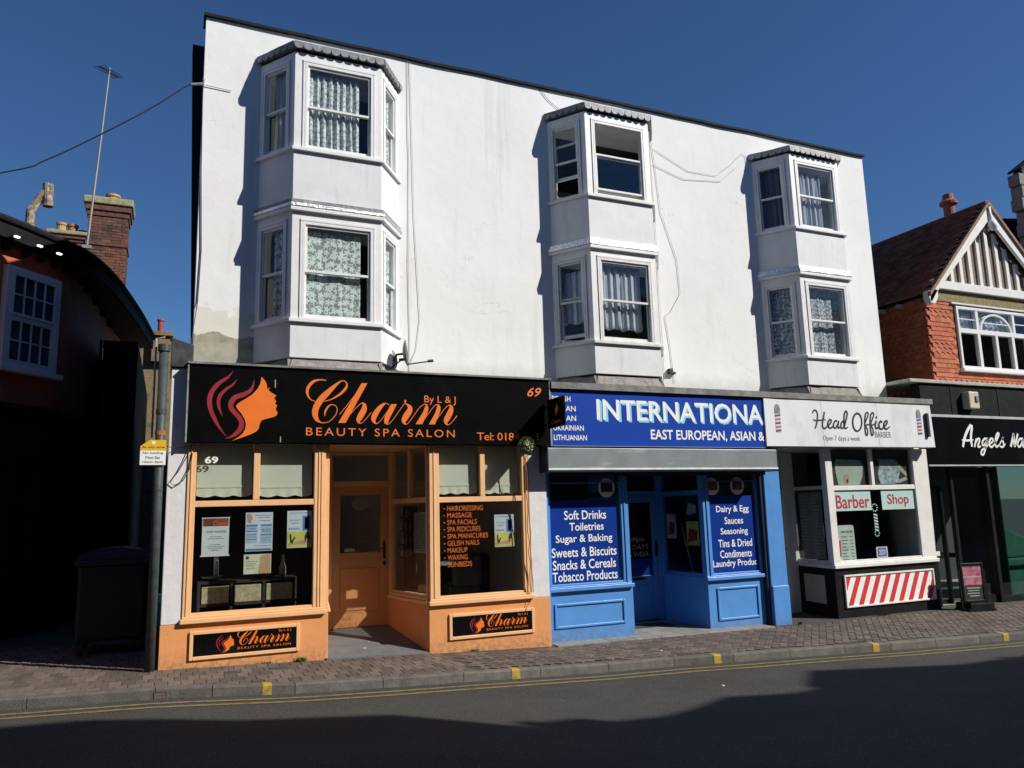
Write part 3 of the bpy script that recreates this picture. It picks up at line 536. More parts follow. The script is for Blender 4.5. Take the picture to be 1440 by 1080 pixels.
# ledge over the shop fascias
def ledge(x0, x1, ya, z0, z1, seed):
    v = []; xs = fr(x0, x1, int((x1-x0)*6))
    for x in xs:
        j = .008*noise.noise(Vector((x*2.1, seed, 0))); v += [(x, ya+j, z0), (x, YW, z0), (x, YW, z1+.05), (x, ya+j, z1)]
    n = len(xs); return B().add(v, [(4*i+k, 4*(i+1)+k, 4*(i+1)+(k+1)%4, 4*i+(k+1)%4) for i in range(n-1) for k in range(4)]+[(0,1,2,3), (4*n-1,4*n-2,4*n-3,4*n-4)])
obj('ledge', ledge(.14, 4.93, -.15, 3.475, 3.50, 1), LEDGE, terrace)
obj('ledge', ledge(4.93, 12.72, -.15, 3.36, 3.455, 5), LEDGE, terrace)
def fillet(x0, x1, M=None, seed=0, h=.1, y=-.05, x_off=0):
    v = []; xs = fr(x0, x1, max(4, int((x1-x0)*9)))
    for x in xs:
        j = .03*noise.noise(Vector((x*2.7, seed, 1))); v += [(x, y-.03, 3.46), (x, .03, 3.46), (x, .03, 3.52+h+j), (x, y+.035, 3.51+h+j)]
    n = len(xs); return B(M).add(v, [(4*i+k, 4*(i+1)+k, 4*(i+1)+(k+1)%4, 4*i+(k+1)%4) for i in range(n-1) for k in range(4)]+[(0,1,2,3), (4*n-1,4*n-2,4*n-3,4*n-4)])
obj('mortar_fillet', fillet(.2, .92, Matrix.Translation((0, .52, 0)), 2, .04).add([], []), MORTAR, terrace)
obj('mortar_fillet', fillet(2.92, 5.36, Matrix.Translation((0, .52, 0)), 4, .06), MORTAR, terrace)
obj('mortar_fillet', fillet(7.35, 9.53, Matrix.Translation((0, .52, 0)), 7, .02), MORTAR, terrace)
obj('mortar_fillet', fillet(11.5, 12.4, Matrix.Translation((0, .52, 0)), 9, .02), MORTAR, terrace)

ANG = math.atan2(D2, A_); FL = math.hypot(A_, D2)
def faces(a, c):
    return [('left', Matrix.Translation((a-A_, D2, 0)) @ Matrix.Rotation(-ANG, 4, 'Z'), FL),
            ('front', Matrix.Translation((a, 0, 0)), c-a),
            ('right', Matrix.Translation((c, 0, 0)) @ Matrix.Rotation(ANG, 4, 'Z'), FL)]
def outline(a, c, e):               # plan of the bay grown outward by e
    k = e*math.tan(ANG/2)
    return [(a-A_-e*math.sin(ANG)-e*.2, D2+.0), (a-k, -e), (c+k, -e), (c+A_+e*math.sin(ANG)+e*.2, D2+.0)]
def sash_window(bay, M, u0, u1, z0, z1, drop=0, lift=0, m=TRIM, mid=.5, heavy=1):
    """casing, two sliding sashes and their panes in an opening; drop lowers the upper sash, lift raises the lower one"""
    obj('casing', B(M).frame(u0, u1, z0, z1, .035, -.012, .09, tb=.03, tt=.04), m, bay, bev=.003)
    zi0, zi1 = z0+.03, z1-.04; zm = zi0+(zi1-zi0)*mid; a, c = u0+.037, u1-.037
    obj('upper_sash', B(M).frame(a, c, zm-.018-drop, zi1-drop, .026, .012, .038, tb=.032, tt=.03), m, bay, bev=.002)
    obj('pane', B(M).box(a+.024, c-.024, .024, .028, zm-drop, zi1-.028-drop), glass, bay)
    obj('lower_sash', B(M).frame(a, c, zi0+lift, zm+.016+lift, .026, .044, .07, tb=.05, tt=.03), m, bay, bev=.002)
    obj('pane', B(M).box(a+.024, c-.024, .055, .059, zi0+.048+lift, zm-.012+lift), glass, bay)
CUR = []
def build_bay(idx, a, c):
    kinds = ['left', 'middle', 'right'][idx]
    # apron panels (solid lower skirts)
    for nm, z0, z1, sill in (('lower', 3.60, 4.10, 4.10), ('upper', 5.68, 6.43, 6.43)):
        pass
    bay = obj('bay_window', B().slab(outline(a, c, 0), 3.64, 4.10), BAYP, terrace, bev=.004)
    obj('apron', B().slab(outline(a, c, 0), 5.66, 6.43), BAYP, bay, bev=.004)
    fb = B()
    for nm, M, ln in faces(a, c):
        f = fillet(-.02, ln+.02, M, idx*3+len(nm), .13 if idx == 0 and nm == 'front' else .10, -.005); fb.v_off = 0
        k = len(fb.v); fb.v += f.v; fb.f += [tuple(i+k for i in q_) for q_ in f.f]
    obj('base_fillet', fb, MORTAR, bay)
    for z in (4.10, 6.43):
        obj('sill', B().slab(outline(a, c, .045), z, z+.045), TRIM if idx != 1 else TRIM_SHABBY, bay, bev=.004)
    for lev, (z0, z1) in enumerate(((4.145, 5.46), (6.475, 7.72))):
        for nm, M, ln in faces(a, c):
            e = .075 if nm != 'front' else .15
            if nm == 'front': h0, h1 = .135, ln-.115
            else: h0, h1 = (.07, ln-.12) if nm == 'left' else (.10, ln-.10)
            # solid corner posts and head round the opening
            obj('post_and_head', B(M).holes(.0, ln, z0, z1+.13, [(h0, h1, z0, z1)], .0, .1), TRIM, bay, bev=.003)
            obj('architrave', B(M).box(h0-.03, h1+.03, -.016, -.002, z1+.003, z1+.035).box(h0-.03, h0-.003, -.014, -.002, z0, z1).box(h1+.003, h1+.03, -.014, -.002, z0, z1), TRIM, bay, bev=.003)
            drop = lift = 0
            if idx == 1 and lev == 1 and nm == 'left': lift = .30
            if idx == 1 and lev == 1 and nm == 'front': drop = .50; lift = .05
            if idx == 1 and lev == 0 and nm == 'left': lift = .06; 
            sash_window(bay, M, h0, h1, z0, z1, drop, lift, TRIM_SHABBY if idx == 1 else TRIM)
            CUR.append((idx, lev, nm, M, h0+.05, h1-.05, z0+.05, z1-.05))
    # cornice between the storeys with flashing tape
    obj('cornice', B().slab(outline(a, c, .05), 5.59, 5.64), TRIM, bay, bev=.004)
    obj('cornice_flashing', B().slab(outline(a, c, .035), 5.641, 5.75), SILVER if idx else LEAD, bay, bev=.006)
    obj('cornice_flashing', B().slab(outline(a, c, .058), 5.645, 5.69), SILVER, bay, bev=.004)
    # ceiling inside
    obj('soffit_board', B().slab(outline(a, c, -.02), 5.5, 5.588), TRIM, bay); obj('soffit_board', B().slab(outline(a, c, -.02), 7.76, 7.85), TRIM, bay)
    # canopy with scalloped lead edge
    P = outline(a, c, .05); top = 8.0
    obj('canopy', B().slab(P, 7.90, lambda x, y: top-.03+.05*max(0, y)), LEAD, bay, bev=.004)
    for (p, q_) in zip(P, P[1:]):
        ln = math.hypot(q_[0]-p[0], q_[1]-p[1]); ag = math.atan2(q_[1]-p[1], q_[0]-p[0]); M = Matrix.Translation((p[0], p[1], 0)) @ Matrix.Rotation(ag, 4, 'Z')
        n = max(3, round(ln/.125)); bb = B(M); w = ln/n
        for k in range(n):
            u = k*w+w*.5; dz = .012*noise.noise(Vector((k*1.7, idx, ag))); kk = 8
            pts = [(k*w+.002, 7.975), ((k+1)*w-.002, 7.975), ((k+1)*w-.002, 7.925)]+[(u+w*.46*math.cos(t), 7.915+dz-(.045 if idx else .038)*math.sin(t)) for t in [math.pi*j/kk for j in range(1, kk)]]+[(k*w+.002, 7.925)]
            bb.prism(pts, -.012-.008*rp.random(), -.002)
        obj('scalloped_edge', bb, (LEAD, LEAD, mat('pale_lead', (.40, .40, .38), .6, var=.2, vs=12, bmp=.3))[idx], bay)
for i, (a, c) in enumerate(BAYS): build_bay(i, a, c)

# curtains hanging behind the bay panes
BN = ['left', 'middle', 'right']; LV = ['lower', 'upper']
def curtain(idx, lev, nm, M, u0, u1, z0, z1):
    S = idx*10+lev*3+len(nm); side = {'left': 'left-hand side light', 'front': 'front window', 'right': 'right-hand side light'}[nm]
    where = f'{side} of the {BN[idx]} bay, {LV[lev]} floor'
    w = u1-u0
    def put(name, label, a, c, za, zb, Y, m, **k):
        o = cloth_sheet(name, a, c, za, zb, Y, m, M, seed=S, **k); tag(o, label, 'curtain')
    if idx == 0 and lev == 1:
        if nm == 'front': put('lace_curtain', 'white gathered lace curtain in the '+where, u0, u0+w*.86, z0, z1-.04, .105, LACE_FINE, folds=8, amp=.026)
        elif nm == 'left': put('side_curtain', 'pale draped curtain in the '+where, u0+w*.15, u0+w*.85, z0, z1, .10, CREAMCUR, folds=2, amp=.015, gather=.35)
        else: put('lace_curtain', 'white lace curtain in the '+where, u0, u1, z0, z1, .09, LACE_FINE, folds=4, amp=.015)
    elif idx == 0:
        if nm == 'front': put('lace_curtain', 'flat flowered lace net in the '+where, u0, u0+w*.88, z0, z1-.04, .10, LACE_FLOWER, folds=2, amp=.006)
        elif nm == 'left':
            put('lace_curtain', 'pale lace net in the '+where, u0+w*.3, u1, z0, z1, .10, LACE_FLOWER, folds=2, amp=.01)
            put('red_curtain', 'narrow red curtain edge in the '+where, u0+.0, u0+w*.22, z0, z0+.5, .13, REDCUR, folds=1, amp=.01)
        else: put('lace_curtain', 'flowered lace net in the '+where, u0, u1, z0, z1, .09, LACE_FLOWER, folds=2, amp=.01)
    elif idx == 1 and lev == 0:
        if nm == 'front': put('sheer_curtain', 'white sheer curtain in the '+where, u0, u0+w*.93, z0+.17, z1-.02, .14, SHEER, folds=6, amp=.025, hem=.02)
        elif nm == 'left': put('sheer_curtain', 'white sheer curtain ending short in the '+where, u0, u1, z0+.28, z1-.1, .14, SHEER, folds=3, amp=.02, hem=.02)
    elif idx == 2 and lev == 1:
        if nm == 'front': put('sheer_curtain', 'gathered white sheer in the '+where, u0, u0+w*.80, z0, z1-.07, .14, SHEER, folds=5, amp=.025)
        elif nm == 'left': put('mauve_curtain', 'dark mauve curtain in the '+where, u0, u1, z0, z1, .14, DRAPE, folds=4, amp=.02)
    elif idx == 2 and lev == 0:
        if nm == 'front':
            put('lace_curtain', 'scrolled lace in the '+where, u0, u1, z0, z1, .16, LACE_DARK, folds=3, amp=.012)
            put('sheer_curtain', 'narrow white sheer in the '+where, u0+w*.15, u0+w*.42, z0, z1-.15, .19, SHEER, folds=3, amp=.02)
        elif nm == 'left': put('lace_curtain', 'dark scroll patterned lace in the '+where, u0, u1, z0, z1, .14, LACE_DARK, folds=3, amp=.012)
for c_ in CUR: curtain(*c_)

# ================================================================ SALON SHOPFRONT
salon = thing('salon_shopfront', 'orange and peach salon shopfront with two large windows and recessed door', 'shopfront', (0, 0, 0))
def grz(x): return gz(x)-.12
# rendered plinths and piers
b = B(); b.slab([(-.04, 0), (1.84, 0), (2.03, 1.25), (1.93, 1.25), (1.76, .12), (-.04, .12)], lambda x, y: grz(x), lambda x, y: .47)
obj('plinth', b, ORANGE, salon, bev=.006)
b = B(); b.slab([(3.13, 0), (4.875, 0), (4.875, .12), (3.25, .12), (3.03, 1.25), (2.94, 1.25)], lambda x, y: grz(x), lambda x, y: .46)
obj('plinth', b, ORANGE, salon, bev=.006)
obj('flank_plinth', B().box(-.04, .2, .123, 1.0, -.1, .47), ORANGE, salon)
obj('pier', B().box(-.035, .195, .006, 1.0, .473, 3.44), PIER, salon, bev=.01)
obj('pier', B().box(4.60, 4.872, .006, .22, .463, 2.535), PIER, salon, bev=.008)
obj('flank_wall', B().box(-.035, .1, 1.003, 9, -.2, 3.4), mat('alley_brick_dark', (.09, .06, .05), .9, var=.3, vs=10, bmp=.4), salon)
obj('lead_box', B().prism([(-.05, 3.445), (.20, 3.445), (.20, 3.72), (-.05, 3.80)], -.03, .9), DKLEAD, salon, bev=.01)
# joinery of the left window
def shop_window(par, M, x0, x1, zb, zt, ztr, posts, m, sillz, sill_h=.05, sp=.055, glassm=glass_shop, upper_posts=()):
    """frame with posts (u0,u1), a transom (z0,z1), lower and upper panes and a sill"""
    for a, c in posts: obj('window_post', B(M).box(a, c, -.012, .07, zb, zt), m, par, bev=.006)
    edges = [x for p in posts for x in p][1:-1] if len(posts) > 1 else []
    for a, c in zip(edges[::2], edges[1::2]):
        obj('transom', B(M).box(a, c, -.004, .06, *ztr), m, par, bev=.005)
        obj('bottom_rail', B(M).box(a, c, -.002, .06, zb, zb+.03), m, par, bev=.004)
        obj('pane', B(M).box(a, c, .03, .036, zb+.03, ztr[0]), glassm, par)
        ups = [p for p in upper_posts if a < p[0] < c]; e = [a]+[v for p in ups for v in p]+[c]
        for p in ups: obj('mullion', B(M).box(p[0], p[1], -.006, .06, ztr[1], zt), m, par, bev=.005)
        for p, q_ in zip(e[::2], e[1::2]): obj('upper_pane', B(M).box(p, q_, .03, .036, ztr[1], zt), glassm, par)
    if sill_h: obj('sill', B(M).box(x0-.02, x1+.02, -sp, .09, sillz, sillz+sill_h).box(x0, x1, -.02, .08, sillz+sill_h, zb), m, par, bev=.008)
I_ = Matrix.Identity(4)
shop_window(salon, I_, .185, 1.79, .555, 2.54, (1.79, 1.86), [(.185, .28), (1.65, 1.79)], PEACH, .473, .055, upper_posts=[(.925, 1.0)])
shop_window(salon, I_, 3.14, 4.6, .545, 2.54, (1.78, 1.85), [(3.145, 3.28), (4.49, 4.585)], PEACH, .463, .055, upper_posts=[(3.87, 3.94)])
for x in (.222, 1.70, 1.735, 3.2, 4.53): obj('post_bead', B().box(x, x+.012, -.022, -.0125, .555, 2.54), PEACH, salon)
# returns of the recess
def ret(p, q_): 
    ag = math.atan2(q_[1]-p[1], q_[0]-p[0]); return Matrix.Translation((p[0], p[1], 0)) @ Matrix.Rotation(ag, 4, 'Z'), math.hypot(q_[0]-p[0], q_[1]-p[1])
M, ln = ret((2.945, 1.25), (3.135, .05))     # right return, faces the door recess (outer side is local -y)
shop_window(salon, M, .0, ln, .56, 2.54, (1.79, 1.86), [(0, .06), (ln-.04, ln)], PEACH, .467, .05, .04, upper_posts=[(ln*.5, ln*.5+.055)])
M, ln = ret((1.835, .05), (2.025, 1.25))
shop_window(salon, M, .0, ln, .56, 2.54, (1.79, 1.86), [(0, .04), (ln-.06, ln)], PEACH, .477, .04, .04, upper_posts=[(ln*.5, ln*.5+.055)])
# recess floor, a ramp of painted concrete
PAINTC = mat('grey_painted_concrete', (.145, .15, .155), .6, var=.12, vs=5, bmp=.2, bs=30, dirt=((.24, .24, .23), 9, .62, .8))
fz = lambda x, y: pz(x, 0)+.012+(.105-gz(x))*max(0, y)/1.33*.9
obj('recess_floor', B().slab([(1.80, .0), (3.14, .0), (2.97, 1.33), (2.0, 1.33)], lambda x, y: -.35, fz), PAINTC, salon)
obj('soffit', B().box(1.7, 3.3, .075, 1.4, 2.545, 2.58), PEACH, salon)
# door frame, fanlight, door
dz0 = .085
obj('door_frame', B().box(2.045, 2.125, 1.28, 1.36, dz0-.06, 2.54).box(2.93, 3.0, 1.28, 1.36, dz0-.06, 2.54).box(2.125, 2.93, 1.28, 1.36, 2.05, 2.13).box(2.125, 2.93, 1.28, 1.36, 2.5, 2.54), PEACH, salon, bev=.006)
obj('fanlight', B().box(2.125, 2.93, 1.31, 1.316, 2.13, 2.5), glass_shop, salon)
door = obj('door', B().frame(2.13, 2.925, dz0+.015, 2.045, .105, 1.30, 1.345, tb=.19, tt=.12).box(2.235, 2.82, 1.302, 1.343, .93, 1.12).box(2.235, 2.82, 1.318, 1.338, dz0+.205, .93)
           , DOORP, salon, bev=.004)
obj('door_panel', B().box(2.27, 2.785, 1.308, 1.3175, dz0+.24, .90), ORANGE, door, bev=.006)
obj('door_pane', B().box(2.235, 2.82, 1.32, 1.326, 1.12, 1.925), glass_shop, door)
obj('door_handle', B().box(2.855, 2.885, 1.288, 1.2995, 1.02, 1.27).tube([(2.87, 1.29, 1.17), (2.87, 1.25, 1.17), (2.79, 1.245, 1.165)], .009).box(2.855, 2.89, 1.285, 1.2995, .93, .985), BRASS, door, bev=.003)
obj('letter_plate', B().box(2.30, 2.44, 1.29, 1.3015, 1.135, 1.18), mat('paper_notice', (.45, .45, .42), .6), door)
# oval sticker and red words on the door glass
pts = [(2.53+.125*math.cos(t), 1.80+.085*math.sin(t)) for t in [2*math.pi*k/24 for k in range(24)]]
ov = obj('oval_sticker', B().prism(pts, 1.316, 1.3195), mat('grey_sticker', (.22, .24, .22), .6), door)
for k, (w, z) in enumerate(((.30, 1.62), (.22, 1.52), (.30, 1.44), (.14, 1.36), (.14, 1.30), (.40, 1.24))):
    obj('door_lettering', B().add([], []).box(2.53-w/2, 2.53+w/2, 1.3175, 1.3195, z, z+.005), DRED, door)
# name panels on the plinths
def name_panel(x0, x1, z0, z1, o_x0, o_x1, o_z0, o_z1, label, s):
    t = thing('name_panel', label, 'sign', (x0, 0, z0))
    obj('moulding', B().frame(o_x0, o_x1, o_z0, o_z1, .04, -.028, -.001), PEACH, t, bev=.006)
    obj('panel', B().box(x0, x1, -.014, -.001, z0, z1), SIGNBLK, t)
    cx = x0+(x1-x0)*.36; sc = (z1-z0)/.92*.94
    obj('lettering', polys(strokes(B(), CHARM_S, -.018, .002, .30, (x0+(x1-x0)*.42, z0+.085), org=(1.53, 2.79)), CHARM_P, -.018, .002, .30, (x0+(x1-x0)*.42, z0+.085), org=(1.53, 2.79)), ORG, t)
    obj('face_logo', polys(B(), HEAD_P, -.018, .002, sc, (x0+(x1-x0)*.19, z0+.015), org=(.25, 2.56)), ORG, t)
    obj('hair_logo', strokes(B(), HEAD_S, -.018, .002, sc, (x0+(x1-x0)*.19, z0+.015), org=(.25, 2.56)), DRED, t)
    text('strapline', 'BEAUTY SPA SALON', x0+(x1-x0)*.42, x0+(x1-x0)*.42+.6, z0+.04, z0+.065, -.016, ORG, t, spacing=1.25)
    text('owner_lettering', 'By L & J', x0+(x1-x0)*.42+.46, x0+(x1-x0)*.42+.60, z0+.195, z0+.225, -.016, ORG, t)
name_panel(.315, 1.465, .105, .345, .275, 1.50, .065, .385, 'black salon name panel low down under the left salon window', 1)
name_panel(3.435, 4.575, .055, .30, 3.395, 4.615, .015, .34, 'black salon name panel low down under the right salon window', 1)

# fascia sign
sign = thing('salon_fascia_sign', 'long glossy black fascia sign with orange calligraphic lettering and face logo', 'sign', (.16, -.12, 2.53))
obj('board', B().box(.16, 4.90, -.12, .0, 2.545, 3.472), SIGNBLK, sign, bev=.004)
for x, w, z in ((.14, .018, 3.49), (4.902, .013, 3.47)): obj('edge_strip', B().box(x, x+w, -.13, .0, 2.54, z), mat('grey_edge_strip', (.30, .30, .28), .5, dirt=((.1, .1, .1), 12, .5, .7)), sign)
obj('under_board', B().box(.2, 4.88, -.10, .0, 2.535, 2.544), TAR, sign)
obj('lettering', polys(strokes(B(), CHARM_S, -.1245), CHARM_P, -.1245), ORG, sign)
obj('face_logo', polys(B(), HEAD_P, -.1245), ORG, sign)
obj('hair_logo', strokes(B(), HEAD_S, -.1245), DRED, sign)
text('strapline', 'BEAUTY SPA SALON', 1.52, 3.47, 2.637, 2.737, -.1215, ORG, sign, spacing=1.3)
text('owner_lettering', 'By L & J', 3.05, 3.49, 3.07, 3.19, -.1215, ORG, sign)
text('telephone_lettering', 'Tel: 0184', 3.79, 4.42, 2.605, 2.71, -.1215, ORG, sign, spacing=.95)
text('telephone_lettering', '3', 4.66, 4.72, 2.61, 2.71, -.1215, ORG, sign)
text('number_lettering', '69', 4.56, 4.78, 3.23, 3.36, -.1215, ORG, sign, shear=.35, bold=.01)
for x, z, h in ((1.135, 3.22, .1), (1.21, 2.55, .07)): obj('screw_scar', B().box(x, x+.012, -.123, -.1205, z, z+h), mat('scratched_grey', (.3, .3, .3), .6), sign)
# projecting sign
ps = thing('projecting_sign', 'small black sign standing out at right angles from the salon fascia', 'sign', (4.86, -.12, 2.97))
obj('panel', B().box(4.845, 4.875, -.66, -.17, 2.77, 3.18), SIGNBLK, ps, bev=.004)
obj('bracket', B().tube([(4.86, -.12, 3.10), (4.86, -.18, 3.10)], .012).tube([(4.86, -.12, 2.85), (4.86, -.18, 2.85)], .012), CABLE, ps)
MS = Matrix.Translation((4.845, 0, 0)) @ Matrix.Rotation(R(-90), 4, 'Z')
MS = Matrix(((0, 1, 0, 4.845), (-1, 0, 0, 0), (0, 0, 1, 0), (0, 0, 0, 1)))
obj('face_logo', polys(B(MS), HEAD_P, -.003, .002, .22, (.30, 2.92), org=(.25, 2.56)), ORG, ps)
text('lettering', 'Charm', .28, .58, 2.82, 2.88, -.002, ORG, ps, M=MS, shear=.4)

# ---- inside the salon windows
inside = thing('salon_interior', 'dim salon room seen through the shop windows', 'room', (2, 2, 0))
obj('partition', B().box(.0, 2.0, 1.9, 1.95, -.1, 2.6), mat('display_back', (.03, .028, .027), .9), inside)
obj('partition', B().box(2.0, 4.85, 2.6, 2.65, -.1, 2.6).box(4.80, 4.85, .3, 3.6, -.1, 2.6).box(.1, .14, .13, 1.9, -.1, 2.6), ROOMWALL, inside)
obj('room_floor', B().box(.1, 1.75, .13, 1.9, .2, .28).box(3.28, 4.8, .13, 1.3, -.05, .05).box(1.95, 4.8, 1.37, 3.6, -.05, .08), FLOORIN, inside)
obj('room_ceiling', B().box(.0, 4.85, .13, 3.65, 2.60, 2.66), ROOMWALL, inside)
BL = [('left window, left light', .29, .92, 1.895, 2.53), ('left window, right light', 1.01, 1.64, 1.885, 2.53), ('right window, left light', 3.29, 3.86, 1.88, 2.53), ('right window, right light', 3.95, 4.48, 1.875, 2.53)]
for i, (w, a, c, z0, z1) in enumerate(BL):
    n = 28; v = []
    for k in range(n+1):
        x = a+(c-a)*k/n; sc = .022*abs(math.sin(k/n*math.pi*3)); v += [(x, .115+.004*math.sin(k), z0+.03-sc), (x, .118, z0+.14), (x, .122, z1)]
    o = obj('roller_blind', B().add(v, [(3*k+j, 3*(k+1)+j, 3*(k+1)+j+1, 3*k+j+1) for k in range(n) for j in range(2)]).box(a, c, .112, .1175, z0+.12, z0+.145).tube([(a+.01, .145, z1-.01), (c-.01, .145, z1-.01)], .02), BLIND, loc=(a, .12, z0))
    tag(o, 'cream roller blind with scalloped hem in the salon '+w, 'blind')
# posters
def poster(name, label, x0, x1, z0, z1, Y, base, parts, cat='poster'):
    t = thing(name, label, cat, ((x0+x1)/2, Y, z0))
    obj('sheet', B().box(x0, x1, Y, Y+.003, z0, z1), base, t)
    for nm, kind, arg, m in parts:
        if kind == 'box':
            a, c, d, e = arg; obj(nm, B().box(x0+(x1-x0)*a, x0+(x1-x0)*c, Y-.002, Y-.0005, z0+(z1-z0)*d, z0+(z1-z0)*e), m, t)
        elif kind == 'poly': obj(nm, B().prism([(x0+(x1-x0)*u, z0+(z1-z0)*v_) for u, v_ in arg], Y-.0035, Y-.002), m, t)
        elif kind == 'lines':
            b = B(); rr = random.Random(len(name)+int(x0*10))
            for (a, c, d) in arg:
                u = a
                while u < c-.02:
                    w = rr.uniform(.03, .09); w = min(w, c-u); b.box(x0+(x1-x0)*u, x0+(x1-x0)*(u+w), Y-.002, Y-.0005, z0+(z1-z0)*d, z0+(z1-z0)*d+.007); u += w+.02
            obj(nm, b, m, t)
        elif kind == 'text':
            s, a, c, d, e = arg; text(nm, s, x0+(x1-x0)*a, x0+(x1-x0)*c, z0+(z1-z0)*d, z0+(z1-z0)*e, Y-.001, m, t)
    return t
PW = mat('poster_white', (.60, .64, .66), .5, var=.03); PB = mat('poster_blue', (.10, .22, .52), .5); PLB = mat('poster_pale_blue', (.36, .48, .62), .5)
PY = mat('poster_yellow', (.62, .58, .14), .5); PSK = mat('poster_skin', (.52, .32, .18), .5); PBR = mat('poster_brown', (.20, .055, .035), .5, var=.4, vs=9); PDK = mat('poster_dark', (.035, .03, .03), .5); PCR = mat('poster_cream', (.60, .58, .42), .5)
poster('staff_notice', 'framed salon notice with brown top hanging at the left of the left salon window', .37, .67, 1.22, 1.66, .06, PW,
    [('header', 'box', (.03, .97, .78, .98), PBR), ('header_lettering', 'text', ('Charm', .40, .92, .80, .91), ORG), ('lettering', 'text', ('STAFF WANTED', .15, .9, .60, .66), GREYINK),
     ('small_print', 'lines', [(.28, .75, .49), (.22, .8, .44), (.3, .7, .28), (.2, .85, .23), (.25, .75, .18), (.35, .65, .13)], GREYINK), ('frame_bar', 'box', (-.03, 1.03, .985, 1.01), PW), ('frame_bar', 'box', (-.04, 1.04, -.02, .015), PW)], 'notice')
poster('price_poster', 'blue and white price list poster in the middle of the left salon window', .855, 1.17, 1.25, 1.71, .06, PW,
    [('photo', 'poly', [(.04, .97), (.2, .97), (.26, .85), (.2, .74), (.08, .76)], PSK), ('table_head', 'box', (.03, .44, .64, .69), PB), ('table_head', 'box', (.56, .97, .64, .69), PB), ('table_head', 'box', (.56, .97, .40, .44), PB), ('table_head', 'box', (.03, .44, .50, .53), PB),
     ('table_head', 'box', (.03, .97, .015, .07), PB), ('table', 'box', (.03, .44, .54, .63), PLB), ('table', 'box', (.56, .97, .46, .62), PLB), ('table', 'box', (.03, .44, .22, .48), PLB), ('table', 'box', (.56, .97, .20, .39), PLB), ('lines', 'lines', [(.35, .95, .92), (.45, .9, .86), (.5, .9, .78), (.35, .95, .13), (.06, .4, .58), (.6, .94, .55), (.6, .94, .50), (.06, .4, .42), (.06, .4, .36), (.06, .4, .3), (.6, .94, .33), (.6, .94, .27)], PB)])
for nm, x0, x1, z0, z1, lab in (('tanning_poster', 1.34, 1.64, 1.27, 1.72, 'yellow and white tanning poster at the right of the left salon window'), ('tanning_poster', 4.09, 4.38, 1.165, 1.60, 'yellow and white tanning poster in the right salon window')):
    poster(nm, lab, x0, x1, z0, z1, .06, PW, [('yellow_half', 'box', (.02, .98, .02, .44), PY), ('cubicle', 'box', (.62, .93, .46, .86), PB), ('cubicle_light', 'box', (.70, .86, .5, .82), PLB),
      ('reclining_figure', 'poly', [(.05, .06), (.5, .1), (.7, .08), (.92, .2), (.80, .28), (.7, .22), (.45, .17), (.2, .14), (.06, .13)], PSK), ('legs', 'poly', [(.1, .36), (.16, .38), (.2, .2), (.3, .3), (.34, .28), (.22, .12), (.14, .13)], PDK), ('hair', 'poly', [(.72, .12), (.7, .3), (.78, .42), (.88, .4), (.92, .25), (.9, .12), (.84, .26), (.78, .25)], PDK),
      ('lines', 'lines', [(.08, .9, .93), (.1, .52, .74), (.14, .5, .66)], PB), ('lettering', 'text', ('Vrayztan', .06, .56, .46, .56), GREYINK)] if False else
      [('yellow_half', 'box', (.02, .98, .02, .44), PY), ('cubicle', 'box', (.62, .93, .46, .86), PB), ('cubicle_light', 'box', (.70, .86, .5, .82), PLB),
      ('reclining_figure', 'poly', [(.05, .06), (.5, .1), (.7, .08), (.92, .2), (.80, .28), (.7, .22), (.45, .17), (.2, .14), (.06, .13)], PSK), ('legs', 'poly', [(.1, .36), (.16, .38), (.2, .2), (.3, .3), (.34, .28), (.22, .12), (.14, .13)], PDK), ('hair', 'poly', [(.72, .12), (.7, .3), (.78, .42), (.88, .4), (.92, .25), (.9, .12), (.84, .26), (.78, .25)], PDK),
      ('lines', 'lines', [(.08, .9, .93), (.1, .52, .74), (.14, .5, .66), (.06, .5, .52), (.06, .5, .49)], PB)])
poster('small_card', 'small cream card with pale torso picture below the price list', .845, 1.16, .985, 1.215, .06, PCR, [('picture', 'poly', [(.55, .03), (.62, .9), (.8, .97), (.96, .97), (.97, .03)], PSK), ('mark', 'box', (.08, .18, .76, .9), PDK), ('lines', 'lines', [(.08, .5, .62), (.1, .45, .5), (.1, .4, .4), (.1, .42, .28)], GREYINK)], 'card')
# newspaper cutting in the return window
M, ln = ret((2.945, 1.25), (3.135, .05))
t = thing('newspaper_cutting', 'tall newspaper cutting taped inside the side window by the salon door', 'notice', (3.1, .3, 1.1))
obj('sheet', B(M).box(ln-.52, ln-.16, .05, .053, 1.12, 1.66), mat('newsprint', (.38, .37, .32), .8, var=.2, vs=16), t)
b = B(M)
for k in range(16):
    for c_ in range(3): b.box(ln-.50+c_*.115, ln-.50+c_*.115+.1, .047, .049, 1.15+k*.031, 1.15+k*.031+.012)
obj('column_text', b, GREYINK, t)
t = thing('product_rack', 'dark rack of small bottles inside the side window by the salon door', 'rack', (3.2, .9, .9))
obj('rack_back', B(M).box(.12, .52, .16, .18, .62, 1.75), PDK, t)
for k in range(4):
    obj('rack_shelf', B(M).box(.12, .52, .08, .16, 1.02+k*.19, 1.03+k*.19), PDK, t)
rq = random.Random(5)
